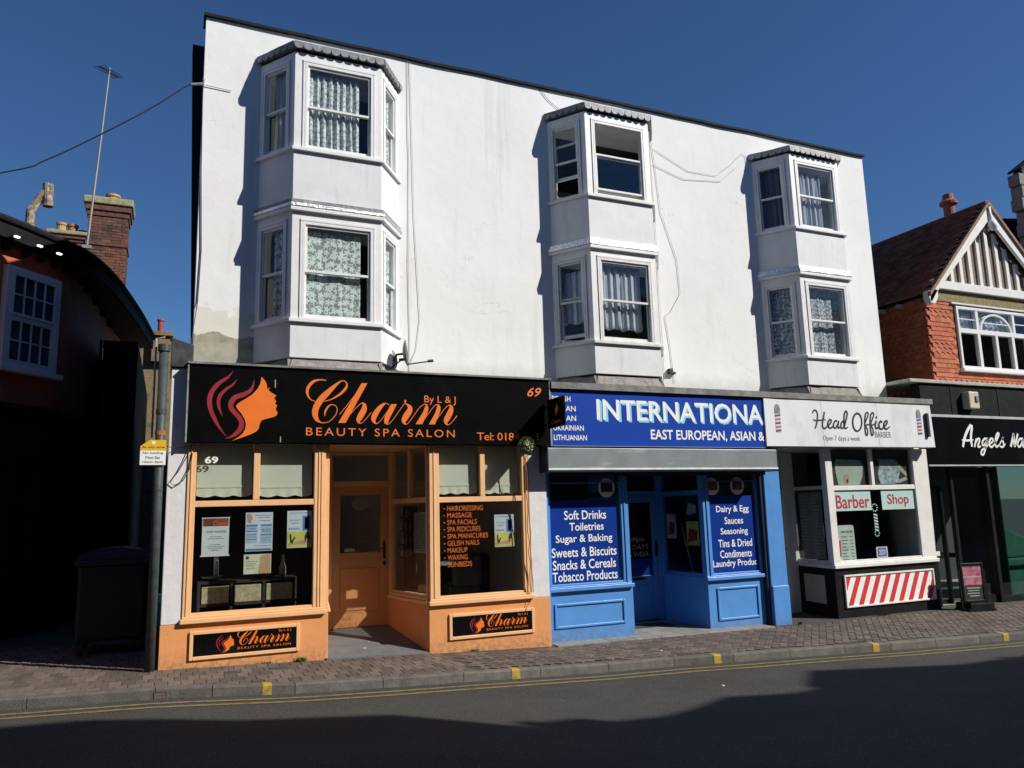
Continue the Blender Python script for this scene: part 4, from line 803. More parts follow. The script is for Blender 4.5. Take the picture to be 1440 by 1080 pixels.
for k in range(12):
    x = .16+(k % 3)*.13+rq.uniform(-.02, .02); z = 1.03+(k//3)*.19
    o = obj('bottle', B(M).lathe([(.018, 0), (.02, .01), (.02, .08), (.008, .1), (.008, .12)], (x, .12, z), 8), mat(['pale_bottle', 'amber_bottle', 'red_bottle'][k % 3], [(.5, .5, .48), (.30, .16, .05), (.3, .04, .04)][k % 3], .3), loc=tuple(M @ Vector((x, .12, z))))
    tag(o, 'small %s bottle on the %s shelf of the rack beside the salon door' % (['white', 'amber', 'red'][k % 3], ['lowest', 'second', 'third', 'top'][k//3]), 'bottle', 'bottles on the rack beside the salon door')
# storage unit with baskets
un = thing('basket_unit', 'low black cube shelving unit behind the left salon window', 'shelf', (.9, .5, .28))
obj('carcass', B().box(.36, 1.52, .42, .80, .865, .90).box(.36, 1.52, .42, .80, .60, .63).box(.36, 1.52, .42, .80, .28, .31).box(.36, .39, .42, .80, .31, .60).box(.36, .39, .42, .80, .63, .865).box(1.49, 1.52, .42, .80, .31, .865).box(.73, .76, .42, .80, .31, .865).box(1.11, 1.14, .42, .80, .31, .865).box(.36, 1.52, .78, .80, .31, .865), PDK, un)
WICK = mat('seagrass_wicker', (.55, .48, .30), .9, var=.25, vs=30, bmp=.4, bs=60)
for r_ in range(2):
    for k in range(3):
        x0 = .40+k*.375; z0 = .635-r_*.32; b = B(); bx = B()
        bx.box(x0+.005, x0+.315, .43, .75, z0, z0+.20)
        for i in range(24):
            for j in range(14):
                u = x0+.005+i*.0129; w = z0+.004+j*.0141; d = .004 if (i+j) % 2 else .0; b.box(u+.0004, u+.0125, .418-d, .43, w, w+.0135)
        t = thing('wicker_basket', 'woven basket, %s in the %s row of the black cube unit' % (['leftmost', 'middle one', 'rightmost'][k], ['upper', 'lower'][r_]), 'basket', (x0+.16, .45, z0))
        obj('basket_body', bx, WICK, t); obj('weave', b, WICK, t, kind='stuff')
for nm, lab, prof, x, y, z, m, cat in (('vase', 'tall pale vase standing at the right end of the black cube unit', [(.03, 0), (.045, .04), (.04, .12), (.015, .2), (.012, .26), (.02, .27)], 1.36, .55, .9, mat('stone_glaze', (.30, .26, .2), .4), 'vase'),
    ('metal_bowl', 'grey metal bowl on the left end of the black cube unit', [(.04, 0), (.09, .02), (.13, .05), (.125, .05)], .52, .56, .9, mat('bowl_metal', (.3, .31, .32), .3, .8), 'bowl'),
    ('stand_post', 'pale post standing behind the framed salon notice', [(.03, 0), (.03, .42), (.028, .43)], .57, .62, .95, mat('pale_post', (.5, .5, .48), .4), 'stand'),
    ('red_dish', 'flat red dish on the black cube unit beside the vase', [(.07, 0), (.09, .02), (.09, .025)], 1.18, .58, .9, mat('red_dish_glaze', (.35, .02, .02), .35), 'dish')):
    tag(obj(nm, B().lathe(prof, (x, y, z), 16), m, smooth=True, loc=(x, y, z)), lab, cat)
# price words on the right pane
for i, s in enumerate(['HAIRDRESSING', 'MASSAGE', 'SPA FACIALS', 'SPA PEDICURES', 'SPA MANICURES', 'GELISH NAILS', 'MAKEUP', 'WAXING', 'SUNBEDS']):
    zc = 1.70-.0915*i; w = (.51, .35, .42, .47, .58, .45, .28, .28, .34)[i]
    text('window_lettering', s, 3.40, 3.40+w, zc-.033, zc+.033, .029, ORGW, salon)
    obj('window_lettering', B().box(3.35, 3.368, .027, .029, zc-.008, zc+.004), ORGW, salon)
text('number_lettering', '69', .37, .52, 2.30, 2.385, .028, WHT, salon, bold=.03)
# treatment chair and desk in the right window
ch = thing('salon_chair', 'dark padded salon chair behind the right salon window', 'chair', (3.95, 1.0, .05))
CHM = mat('charcoal_vinyl', (.11, .11, .112), .35)
obj('backrest', B().box(3.72, 4.16, .72, .84, .62, 1.02), CHM, ch, bev=.05); obj('seat', B().box(3.70, 4.18, .85, 1.3, .50, .62), CHM, ch, bev=.03)
obj('chair_base', B().tube([(3.94, 1.05, .06), (3.94, 1.05, .5)], .03).lathe([(.22, 0), (.22, .02), (.03, .04)], (3.94, 1.05, .05), 16), mat('dull_chrome', (.3, .3, .3), .3, .9), ch)
ds = thing('reception_desk', 'grey desk with tray behind the left of the right salon window', 'desk', (3.6, .8, .05))
obj('desktop', B().box(3.32, 3.70, .5, .9, .93, .97), mat('grey_laminate', (.2, .2, .19), .5), ds); obj('desk_panel', B().box(3.34, 3.44, .52, .88, .05, .93), mat('pale_laminate', (.3, .3, .28), .5), ds)
for k, (x, z) in enumerate(((4.32, 1.68), (4.60, 1.68))):
    t = thing('wall_picture', 'small dark framed picture on the back wall of the salon, %s of two' % ['left', 'right'][k], 'picture', (x, 2.55, z)); obj('frame', B().frame(x-.1, x+.1, z-.08, z+.12, .02, 2.56, 2.595), PDK, t); obj('print', B().box(x-.08, x+.08, 2.57, 2.59, z-.06, z+.1), PCR, t)
sh = thing('dark_cabinet', 'dark cabinet against the salon back wall behind the chair', 'cabinet', (4.4, 2.4, .05))
obj('carcass', B().box(4.1, 4.78, 2.0, 2.4, .08, .98), PDK, sh, bev=.01); obj('cabinet_door', B().box(4.12, 4.43, 1.985, 1.999, .12, .94), PDK, sh); obj('cabinet_door', B().box(4.45, 4.76, 1.985, 1.999, .12, .94), PDK, sh)

# ================================================================ GROCERY SHOPFRONT (blue)
gro = thing('grocery_shopfront', 'blue painted grocery shopfront with recessed door and steel shutter box', 'shopfront', (5, .2, -.2))
yb = .2
b = B().slab([(4.93, yb), (6.34, yb), (6.36, 1.4), (6.28, 1.4), (6.24, yb+.1), (4.93, yb+.1)], lambda x, y: grz(x), .49)
obj('stallriser', b, BLUE, gro, bev=.005)
b = B().slab([(7.70, yb), (8.80, yb), (8.80, yb+.1), (7.80, yb+.1), (7.80, 1.4), (7.70, 1.4)], lambda x, y: grz(x), .49)
obj('stallriser', b, BLUE, gro, bev=.005)
for x0, x1, z0, z1 in ((5.03, 6.19, -.01, .33), (7.86, 8.68, -.12, .38)):
    obj('panel_moulding', B().frame(x0, x1, z0, z1, .035, yb-.022, yb-.001), BLUE, gro, bev=.008)
MB = Matrix.Translation((0, yb, 0))
shop_window(gro, MB, 4.93, 6.32, .565, 2.54, (2.02, 2.03), [(4.93, 5.01), (6.19, 6.32)], BLUE, .493, .055, .06)
shop_window(gro, MB, 7.68, 8.80, .565, 2.54, (2.02, 2.03), [(7.69, 7.82), (8.76, 8.80)], BLUE, .493, .055, .06)
for x in (6.235, 7.75): obj('post_bead', B().box(x, x+.022, yb-.028, yb-.0125, .565, 2.54), BLUE, gro, bev=.003)
M, ln = ret((7.70, 1.38), (7.70, yb+.06))
shop_window(gro, M, 0, ln, .565, 2.54, (1.82, 1.90), [(0, .06), (ln-.04, ln)], BLUE, .493, .045, .03)
M, ln = ret((6.35, yb+.06), (6.35, 1.38))
shop_window(gro, M, 0, ln, .565, 2.54, (1.82, 1.90), [(0, .04), (ln-.06, ln)], BLUE, .493, .045, .03)
obj('pilaster', B().prism([(8.845, -.35), (9.20, -.35), (9.19, 2.535), (8.87, 2.535)], .09, .3), BLUE, gro, bev=.008)
obj('pilaster_foot', B().box(8.855, 9.19, .06, .088, -.35, .35), BLUE, gro, bev=.01)
obj('shutter_rail', B().box(8.80, 8.843, .12, .3, -.3, 2.2), DKSTEEL, gro)
obj('shutter_rail', B().box(4.88, 4.928, .08, .3, -.3, 2.2), BLUE, gro)
obj('door_frame', B().box(6.75, 6.81, 1.38, 1.45, -.3, 2.54).box(7.63, 7.70, 1.38, 1.45, -.3, 2.54).box(6.81, 7.63, 1.38, 1.45, 1.85, 1.92).box(6.36, 6.75, 1.40, 1.44, -.3, 2.54), BLUE, gro, bev=.004)
obj('fanlight', B().box(6.81, 7.63, 1.41, 1.416, 1.92, 2.54), glass_shop, gro)
dr = obj('door', B().frame(6.815, 7.625, -.20, 1.845, .10, 1.40, 1.44, tb=.12, tt=.12).box(6.915, 7.525, 1.402, 1.438, .42, .52).box(6.915, 7.525, 1.415, 1.43, -.08, .42), BLUE, gro, bev=.004)
obj('door_panel', B().frame(6.96, 7.48, -.03, .37, .03, 1.405, 1.4145), BLUE, dr, bev=.004)
obj('door_pane', B().box(6.915, 7.525, 1.42, 1.426, .52, 1.725), glass_shop, dr)
obj('door_vinyl', B().box(6.92, 7.52, 1.412, 1.417, .525, .80), VINYL, dr)
obj('letter_plate', B().box(7.1, 7.34, 1.392, 1.4015, .45, .49), BRASS, dr)
obj('door_handle', B().tube([(7.585, 1.40, 1.02), (7.585, 1.36, 1.02), (7.585, 1.36, .88), (7.585, 1.40, .88)], .01).box(7.57, 7.60, 1.39, 1.3995, .82, 1.08), BRASS, dr)
for s, a, c, z0, z1 in (('OPEN', 7.03, 7.36, 1.07, 1.15), ('7 DAYS', 7.03, 7.44, .95, 1.03), ('A WEEK', 7.03, 7.46, .83, .91)): text('door_lettering', s, a, c, z0, z1, 1.411, CREAMDIRTY, dr)
obj('soffit', B().box(4.93, 8.85, yb+.1, 1.45, 2.55, 2.58), TAR, gro)
# window vinyl
def vinyl(name, label, x0, x1, z0, z1, lines):
    t = thing(name, label, 'window sign', (x0, yb, z0))
    obj('film', B().box(x0, x1, yb+.024, yb+.028, z0, z1), VINYL, t)
    for s, a, c, d, e in lines: text('lettering', s, a, c, d, e, yb+.0225, WHT, t, bold=.010)
vinyl('window_vinyl', 'blue window sign from Soft Drinks to Tobacco Products, left of the grocery door', 5.012, 6.13, .60, 1.775,
    [('Soft Drinks', 5.25, 5.95, 1.495, 1.625), ('Toiletries', 5.33, 5.90, 1.335, 1.45), ('Sugar & Baking', 5.10, 6.04, 1.14, 1.28), ('Sweets & Biscuits', 5.03, 6.10, .965, 1.10), ('Snacks & Cereals', 5.04, 6.08, .79, .925), ('Tobacco Products', 5.03, 6.10, .625, .76)])
vinyl('window_vinyl', 'blue window sign from Dairy & Egg to Laundry Products, right of the grocery door', 7.823, 8.72, .60, 1.79,
    [('Dairy & Egg', 7.97, 8.62, 1.505, 1.635), ('Sauces', 8.12, 8.49, 1.345, 1.455), ('Seasoning', 8.03, 8.57, 1.155, 1.285), ('Tins & Dried', 7.97, 8.64, .985, 1.105), ('Condiments', 7.99, 8.62, .82, .94), ('Laundry Produc', 7.84, 8.715, .655, .79)])
for x, lab in ((5.98, 'left grocery window'), (7.92, 'left part of the right grocery window'), (8.42, 'middle of the right grocery window')):
    t = thing('round_sticker', 'round white sticker at the top of the '+lab, 'sticker', (x, yb, 1.95))
    obj('disc', B().prism([(x+.14*math.cos(q_), 1.945+.14*math.sin(q_)) for q_ in [2*math.pi*k/28 for k in range(28)]], yb+.0205, yb+.0245), WHT, t)
    obj('picture', B().box(x-.10, x+.10, yb+.017, yb+.0195, 1.885, 2.03), PDK if x < 7 else mat('sticker_mix', (.2, .05, .05), .5, var=.6, vs=20), t)
# shutter box
sb = thing('shutter_box', 'long grey steel roller shutter box over the blue shop', 'shutter', (4.78, 0, 2.17))
prof = [(-.245, 2.18), (-.255, 2.19), (-.255, 2.49), (-.250, 2.50), (.10, 2.51), (.10, 2.17), (-.22, 2.17)]
b = B(Matrix(((0, 1, 0, 0), (1, 0, 0, 0), (0, 0, 1, 0), (0, 0, 0, 1)))); b.prism(prof, 4.79, 8.865)
obj('casing', b, SHUT, sb, bev=.004)
obj('end_plate', B().box(4.775, 4.788, -.262, .11, 2.16, 2.53).box(8.867, 8.88, -.262, .11, 2.16, 2.53), DKSTEEL, sb)
obj('slot_rail', B().box(4.93, 8.80, -.03, .02, 2.11, 2.169), DKSTEEL, sb)
obj('lip', B().box(4.79, 8.865, -.262, -.2555, 2.19, 2.215), mat('lip_highlight_white', (.75, .77, .77), .4), sb)  # near-white colour paints in the highlight along the steel lip
# interior
gi = thing('grocery_interior', 'dark grocery room with a mop and posters seen through the recess window', 'room', (7, 2.5, 0))
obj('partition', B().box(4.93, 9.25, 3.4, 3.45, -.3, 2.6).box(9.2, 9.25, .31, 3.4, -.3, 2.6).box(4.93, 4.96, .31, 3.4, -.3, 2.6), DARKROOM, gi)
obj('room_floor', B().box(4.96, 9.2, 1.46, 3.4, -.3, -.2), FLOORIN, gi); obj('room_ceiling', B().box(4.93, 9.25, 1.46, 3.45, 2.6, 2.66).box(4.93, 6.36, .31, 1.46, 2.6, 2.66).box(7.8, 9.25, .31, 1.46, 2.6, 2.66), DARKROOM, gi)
tag(obj('mop_handle', B().tube([(8.1, .9, .0), (7.95, 1.15, 1.35)], .012).tube([(8.1, .9, 0), (8.11, .88, -.15)], [.03, .07]), mat('pale_wood', (.5, .45, .33), .6), loc=(8.1, .9, -.2)), 'mop leaning behind the side window of the grocery recess', 'mop')
M, ln = ret((7.70, 1.38), (7.70, yb+.06))
for nm, lab, a, c, z0, z1, m, m2 in (('red_white_poster', 'red and white poster in the side window beside the blue door', .12, .38, 1.12, 1.52, PW, mat('poster_red', (.45, .03, .03), .5)), ('yellow_poster', 'bright yellow poster in the side window of the grocery recess', .66, .98, 1.02, 1.40, PY, mat('poster_red', (.45, .03, .03), .5)), ('flyer_sheet', 'dark flyer above the yellow poster in the grocery side window', .66, .98, 1.45, 1.80, PDK, PLB)):
    t = thing(nm, lab, 'poster', tuple(M @ Vector((a, .04, z0)))); obj('sheet', B(M).box(a, c, .04, .043, z0, z1), m, t); obj('picture', B(M).prism([(a+.03, z0+.05), (c-.05, z0+.08), (c-.03, z0+(z1-z0)*.6), (a+.08, z0+(z1-z0)*.7)], .036, .039), m2, t)
# fascia sign
isn = thing('grocery_fascia_sign', 'bright blue fascia sign with large white lettering above the shutter box', 'sign', (4.93, -.1, 2.54))
obj('board', B().box(4.925, 8.79, -.10, 0, 2.535, 3.355), SIGNBLUE, isn, bev=.003)
obj('edge_strip', B().box(4.925, 4.94, -.105, -.1005, 2.54, 3.355).box(4.925, 8.79, -.104, -.1005, 2.535, 2.545), SHUT, isn)
for k in range(3): text('lettering_edge', 'INTERNATIONA', 5.68+.013*(k+1), 8.785+.0*k, 2.925-.009*(k+1), 3.235-.009*(k+1), -.1012-.0005*(2-k), CYAN, isn, bold=.014)
text('lettering', 'INTERNATIONA', 5.68, 8.77, 2.925, 3.235, -.1035, WHT, isn, bold=.014)
text('lettering', 'EAST EUROPEAN, ASIAN &', 6.60, 8.775, 2.625, 2.80, -.102, WHT, isn, bold=.02)
for s, a, c, z in (('POLISH', 4.955, 5.255, 3.18), ('IAN', 5.15, 5.335, 3.04), ('IAN', 5.15, 5.335, 2.90), ('UKRAINIAN', 4.965, 5.455, 2.76), ('LITHUANIAN', 4.965, 5.50, 2.62)):
    text('lettering', s, a, c, z, z+.078, -.102, WHT, isn, bold=.012)

# ================================================================ BARBER SHOPFRONT
bar = thing('barber_shopfront', 'white framed barber shopfront with black plinth and recessed door', 'shopfront', (10.2, .1, -.27))
yc = .1
obj('plinth', B().slab([(10.22, yc), (12.68, yc), (12.68, yc+.12), (10.34, yc+.12), (10.50, 1.2), (10.38, 1.2)], lambda x, y: grz(x), .54), BLACKP, bar, bev=.008)
MC = Matrix.Translation((0, yc, 0))
shop_window(bar, MC, 10.22, 12.68, .635, 2.56, (1.84, 1.92), [(10.22, 10.37), (12.33, 12.42)], WHITEJ, .545, .06, .05, upper_posts=[(11.28, 11.35)])
obj('side_pier', B().prism([(12.421, .635), (12.68, .635), (12.73, 2.56), (12.421, 2.56)], yc-.005, yc+.3), WHITEJ, bar, bev=.006)
obj('side_cheek', B().box(12.60, 12.70, yc+.3, 3, -.3, 2.56), WHITEJ, bar)
M, ln = ret((10.40, 1.18), (10.225, yc+.06))
shop_window(bar, M, 0, ln, .635, 2.56, (1.87, 1.93), [(0, .07), (ln-.05, ln)], mat('return_white_paint', (.66, .66, .62), .5, dirt=((.42, .41, .37), 10, .6, .85)), .545, .06, .04)
obj('plinth_inset', B(M).frame(.28, .85, -.05, .42, .03, -.03, -.008).box(.31, .82, -.02, -.008, -.02, .39), CREAMDIRTY, bar, bev=.004)
obj('door_frame', B().box(9.28, 9.36, 1.05, 1.13, -.3, 2.56).box(10.13, 10.21, 1.05, 1.13, -.3, 2.56).box(9.36, 10.13, 1.05, 1.13, 1.82, 1.90), WHITEJ, bar, bev=.005)
obj('side_post', B().box(10.212, 10.40, 1.06, 1.2, -.3, 2.56), WHITEJ, bar)
bd = obj('door', B().frame(9.365, 10.125, -.24, 1.815, .1, 1.07, 1.11, tb=.15, tt=.1), WHITEJ, bar, bev=.004)
obj('door_pane', B().box(9.465, 10.025, 1.09, 1.096, -.09, 1.715), glass_shop, bd); obj('door_handle', B().tube([(10.08, 1.07, .85), (10.08, 1.03, .85), (10.0, 1.03, .85)], .01), BRASS, bd)
obj('fanlight', B().box(9.36, 10.13, 1.09, 1.096, 1.90, 2.56), glass_shop, bar)
obj('red_sign_strip', B().box(9.6, 10.1, 1.08, 1.0895, 2.05, 2.18), mat('poster_red', (.45, .03, .03), .5), bar)
obj('soffit', B().box(9.2, 12.68, yc+.08, 1.2, 2.57, 2.6), WHITEJ, bar)
# red and white striped panel
sp_ = thing('striped_sign', 'white framed panel of slanting red and white stripes on the black plinth', 'sign', (10.4, yc, -.1))
SX0, SX1, SZ0, SZ1 = 10.40, 12.54, -.10, .43
obj('frame', B().frame(SX0, SX1, SZ0, SZ1, .028, yc-.035, yc-.002), WHITEJ, sp_, bev=.004)
obj('board', B().box(SX0+.028, SX1-.028, yc-.015, yc-.002, SZ0+.028, SZ1-.028), WHT, sp_)
sl = .24; n = 9; pitch = (SX1-SX0-.03)/n; z0, z1 = SZ0+.03, SZ1-.03; xa, xb = SX0+.03, SX1-.03
STR = mat('red_stripe', (.58, .03, .035), .5, var=.08)
for k in range(-1, n+1):
    x = xa+k*pitch+.02; poly = [(x, z0), (x+pitch*.46, z0), (x+pitch*.46+sl, z1), (x+sl, z1)]
    def clip(P, f, val, keep):
        out = []
        for i in range(len(P)):
            a, c = P[i], P[(i+1) % len(P)]; ia, ic = keep(a[0]), keep(c[0])
            if ia: out.append(a)
            if ia != ic: t_ = (val-a[0])/(c[0]-a[0]); out.append((val, a[1]+t_*(c[1]-a[1])))
        return out
    poly = clip(poly, 0, xa, lambda v_: v_ >= xa); poly = clip(poly, 0, xb, lambda v_: v_ <= xb) if len(poly) > 2 else poly
    if len(poly) > 2: obj('stripe', B().prism(poly, yc-.0185, yc-.0155), STR, sp_)
# fascia sign
bs_ = thing('barber_fascia_sign', 'white fascia sign with dark looping script and two barber poles', 'sign', (8.8, -.13, 2.56))
obj('board', B().prism([(8.793, 2.565), (12.69, 2.575), (12.66, 3.375), (8.793, 3.35)], -.13, .02), SIGNWHT, bs_, bev=.004)
obj('panel_joint', B().box(10.02, 10.026, -.1315, -.1303, 2.58, 3.35).box(11.3, 11.306, -.1315, -.1303, 2.58, 3.36), CREAMDIRTY, bs_)
obj('script_lettering', strokes(B(), OFFICE_S, -.134), INK, bs_)
text('lettering', 'BARBER', 11.21, 11.60, 2.735, 2.84, -.1315, GREYINK, bs_)
text('lettering', 'Open 7 days a week', 10.0, 10.85, 2.645, 2.755, -.1315, GREYINK, bs_)
PCAP = mat('pole_cap_grey', (.25, .23, .24), .4, var=.3, vs=20); PRED = mat('pole_red', (.55, .12, .08), .5); PBLU = mat('pole_blue', (.05, .06, .2), .5)
for x in (9.06, 12.335):
    b = B(); w = .055; pc = obj('pole_print', b.box(x-w, x+w, -.1325, -.1303, 2.79, 3.16), mat('pole_white', (.62, .58, .58), .5), bs_)
    obj('pole_cap', B().prism([(x+w*math.cos(t_)*1.05, 3.17+.09*math.sin(t_)) for t_ in [math.pi*k/10 for k in range(11)]], -.134, -.1303).box(x-w*1.1, x+w*1.1, -.134, -.1303, 3.10, 3.169), PCAP, bs_)
    for k in range(5): z = 2.80+k*.062; obj('pole_stripe', B().prism([(x-w, z+.03), (x-w, z), (x+w, z+.012), (x+w, z+.042)], -.135, -.1328), PRED if k % 2 else PBLU, bs_)
tag(obj('sign_bracket', B().box(12.49, 12.545, -.18, -.135, 2.76, 3.19), INK, bev=.006, loc=(12.5, -.14, 2.76)), 'upright black bracket at the right end of the white barber sign', 'bracket')
# posters and lettering in the barber window
GL = yc+.024
AQ = mat('frosted_green_film', (.42, .60, .56), .5, var=.03)
for s, lab, a, c, d, e in (('Barber', 'pale green window strip with red lettering, left one of the barber window', 10.372, 11.24, 10.42, 11.20), ('Shop', 'pale green window strip with red lettering, right one of the barber window', 11.50, 12.33, 11.64, 12.17)):
    t = thing('window_strip', lab, 'window sign', (a, GL, 1.5)); obj('film', B().box(a, c, GL+.0, GL+.003, 1.49, 1.825), AQ, t); text('lettering', s, d, e, 1.53, 1.76, GL-.0015, mat('crimson_lettering', (.42, .015, .04), .5), t, bold=.012)
t = thing('shaved_head_poster', 'poster of a pale shaved head seen from the side behind the upper left barber pane', 'poster', (10.7, .2, 1.93))
obj('backing', B().box(10.38, 11.27, .17, .175, 1.925, 2.55), PDK, t)
HS = mat('pale_scalp', (.40, .46, .40), .6, var=.12, vs=3); EAR = mat('ear_tone', (.50, .33, .20), .6)
obj('head_picture', B().prism([(10.56, 1.93), (10.52, 2.15), (10.52, 2.32), (10.56, 2.38), (11.12, 2.36), (11.17, 2.25), (11.14, 2.08), (11.06, 1.93)], .163, .168), HS, t)
obj('ear_picture', B().prism([(10.76+.07*math.cos(q_), 2.03+.09*math.sin(q_)) for q_ in [2*math.pi*k/14 for k in range(14)]], .160, .1628), EAR, t); obj('ear_picture', B().prism([(10.77+.022*math.cos(q_), 2.0+.035*math.sin(q_)) for q_ in [2*math.pi*k/8 for k in range(8)]], .158, .1598), PDK, t)
t = thing('lathered_face_poster', 'poster of a grey bearded face and fingers behind the upper right barber pane', 'poster', (11.9, .2, 1.93))
obj('backing', B().box(11.37, 12.31, .17, .175, 1.925, 2.55), PDK, t)
obj('beard_picture', B().prism([(11.56, 1.94), (11.52, 2.12), (11.58, 2.3), (11.55, 2.38), (12.0, 2.37), (12.1, 2.2), (12.02, 2.05), (12.05, 1.97), (11.9, 1.94)], .163, .168), mat('grey_lather', (.34, .42, .44), .6, var=.5, vs=14), t)
obj('finger_picture', B().prism([(12.05, 2.3), (12.22, 2.15), (12.24, 2.08), (12.18, 2.09), (12.02, 2.22)], .160, .1628).prism([(11.98, 2.0), (12.22, 2.07), (12.24, 2.01), (12.02, 1.955)], .160, .1628), mat('finger_tone', (.42, .40, .30), .6), t)
t = thing('price_board', 'pale rounded price board standing at the left of the barber window', 'sign', (10.55, .16, .63))
rc = lambda x0, x1, z0, z1, r: [(x0+r-r*math.cos(q_), z1-r+r*math.sin(q_)) for q_ in [math.pi/2*k/5 for k in range(6)]]+[(x1-r+r*math.sin(q_), z1-r+r*math.cos(q_)) for q_ in [math.pi/2*k/5 for k in range(6)]]+[(x1, z0), (x0, z0)]
obj('board', B().prism(rc(10.42, 10.80, .64, 1.25, .05), .15, .158), mat('pale_board', (.55, .62, .56), .5), t)
obj('heading_lines', B().box(10.50,10.60,.147,.149,1.125,1.155).box(10.62,10.68,.147,.149,1.125,1.155).box(10.70,10.76,.147,.149,1.125,1.155), GREYINK, t)
b = B()
for k, z in enumerate((1.05, .99, .935, .88, .83, .77, .72, .67)): b.box(10.50, 10.50+(.12, .14, .12, .1, .13, .09, .12, .14)[k], .147, .149, z, z+.014).box(10.70, 10.76, .147, .149, z, z+.014)
obj('price_lines', b, GREYINK, t)
obj('pole_picture', B().prism([(10.435, .72), (10.465, .74), (10.475, 1.0), (10.44, 1.0)], .146, .149), PRED, t)
t = thing('pole_sticker', 'pale green barber pole sticker hanging in the middle of the barber window', 'sticker', (11.33, GL, 1.05))
obj('shaft', B().prism([(11.27, 1.13), (11.36, 1.13), (11.36, 1.43), (11.27, 1.43)], GL, GL+.002), PDK, t)
for k in range(6): z = 1.12+k*.052; obj('shaft_stripe', B().prism([(11.27, z+.05), (11.27, z+.024), (11.36, z), (11.36, z+.026)], GL-.002, GL-.0004), AQ, t)
for cx_, cz_, rr_, nn in ((11.315, 1.53, .062, 9), (11.315, 1.09, .05, 7)):
    b = B()
    for k in range(nn): 
        q_ = 2*math.pi*k/nn; b.prism([(cx_+rr_*math.cos(q_)+.013*math.cos(w), cz_+rr_*math.sin(q_)+.013*math.sin(w)) for w in [2*math.pi*j/6 for j in range(6)]], GL, GL+.002)
    obj('bead_ring', b, AQ, t)
t = thing('striped_emblem', 'small square emblem with candy striped border at the foot of the barber window', 'sticker', (11.4, GL, .66))
obj('card', B().box(11.25, 11.52, GL, GL+.002, .67, .86), PDK, t); obj('centre_picture', B().box(11.30, 11.47, GL-.004, GL-.0022, .71, .82), mat('emblem_blue', (.2, .25, .5), .5, var=.6, vs=30), t)
b = B()
for k in range(10):
    x = 11.255+k*.026
    for z in (.672, .836): b.prism([(x, z), (x+.013, z), (x+.025, z+.022), (x+.012, z+.022)], GL-.002, GL-.0004)
for k in range(7):
    z = .694+k*.021
    for x in (11.252, 11.487): b.prism([(x, z), (x, z+.011), (x+.03, z+.02), (x+.03, z+.009)], GL-.002, GL-.0004)
obj('border_stripes', b, WHT, t)
bi = thing('barber_interior', 'dim barber room seen through the barber window', 'room', (11, 2, 0))
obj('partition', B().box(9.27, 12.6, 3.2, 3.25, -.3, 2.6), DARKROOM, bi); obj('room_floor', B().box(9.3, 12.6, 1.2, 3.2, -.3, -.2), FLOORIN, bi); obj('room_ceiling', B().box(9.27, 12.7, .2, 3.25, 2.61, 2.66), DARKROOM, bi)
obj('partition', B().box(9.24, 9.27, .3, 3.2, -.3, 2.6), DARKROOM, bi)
t = thing('barber_chair', 'dark barber chair behind the barber window', 'chair', (11.3, 1.7, -.2))
obj('seat', B().box(11.0, 11.5, 1.4, 1.9, .3, .42), CHM, t, bev=.03); obj('backrest', B().box(11.02, 11.48, 1.85, 1.97, .42, 1.0), CHM, t, bev=.03); obj('armrest', B().box(10.95, 11.0, 1.4, 1.85, .42, .6), CHM, t); obj('armrest', B().box(11.5, 11.55, 1.4, 1.85, .42, .6), CHM, t); obj('chair_base', B().lathe([(.28, 0), (.28, .03), (.06, .06), (.06, .5)], (11.25, 1.65, -.2), 16), mat('dull_chrome', (.3, .3, .3), .3, .9), t)
t = thing('wall_poster', 'faint red topped poster on the back wall of the barber room', 'poster', (13, 2, 1)); obj('sheet', B().box(11.6, 12.3, 1.3, 1.305, .75, 1.2), mat('grey_board', (.10, .10, .095), .7), t); obj('red_band', B().box(11.62, 12.28, 1.29, 1.298, 1.2, 1.5), mat('dull_red', (.12, .012, .012), .6), t)
t = thing('price_sheet', 'tall grey price sheet inside the side window of the barber recess', 'notice', (10.3, .6, .7))
M, ln = ret((10.40, 1.18), (10.225, yc+.06)); obj('sheet', B(M).box(.2, .85, .05, .053, .68, 1.82), mat('grey_sheet', (.22, .23, .22), .7), t)
b = B(M)
for k in range(17):
    for c_ in range(2): b.box(.26+c_*.33, .26+c_*.33+.1+.15*rp.random(), .046, .049, .76+k*.058, .775+k*.058)
obj('print_lines', b, mat('pale_print', (.42, .44, .44), .7), t)

# ================================================================ NAIL SALON and the brick gabled house over it
nail = thing('nail_salon_shopfront', 'black nail salon shopfront with tall dark panes at the right edge', 'shopfront', (12.8, .2, -.3))
obj('upper_board', B().box(12.74, 20, .10, .3, 3.215, 3.80), TAR, nail)
for x in (13.55, 14.9): obj('joint_cover', B().box(x, x+.05, .09, .0995, 3.215, 3.80), FELT, nail)
obj('top_coping', B().box(12.45, 20, .05, 1.05, 3.803, 3.87), mat('pale_coping', (.42, .41, .37), .8, var=.15, vs=9, bmp=.3), nail, bev=.01)
obj('middle_strip', B().box(12.74, 20, .06, .3, 3.165, 3.213), mat('grey_strip', (.42, .44, .45), .6), nail)
obj('lower_strip', B().box(12.74, 20, .07, .3, 2.25, 2.275), mat('grey_strip', (.42, .44, .45), .6), nail)
ns = thing('nail_salon_sign', 'black fascia sign with white looping script Angels Na', 'sign', (12.74, .07, 2.3))
obj('board', B().box(12.74, 20, .075, .3, 2.278, 3.163), SIGNBLK, ns); obj('script_lettering', strokes(B(), ANGELS_S, .070), WHT, ns)
GREENG = glass_mat('green_tinted_glass', (.26, .38, .34), .01, 1.1)
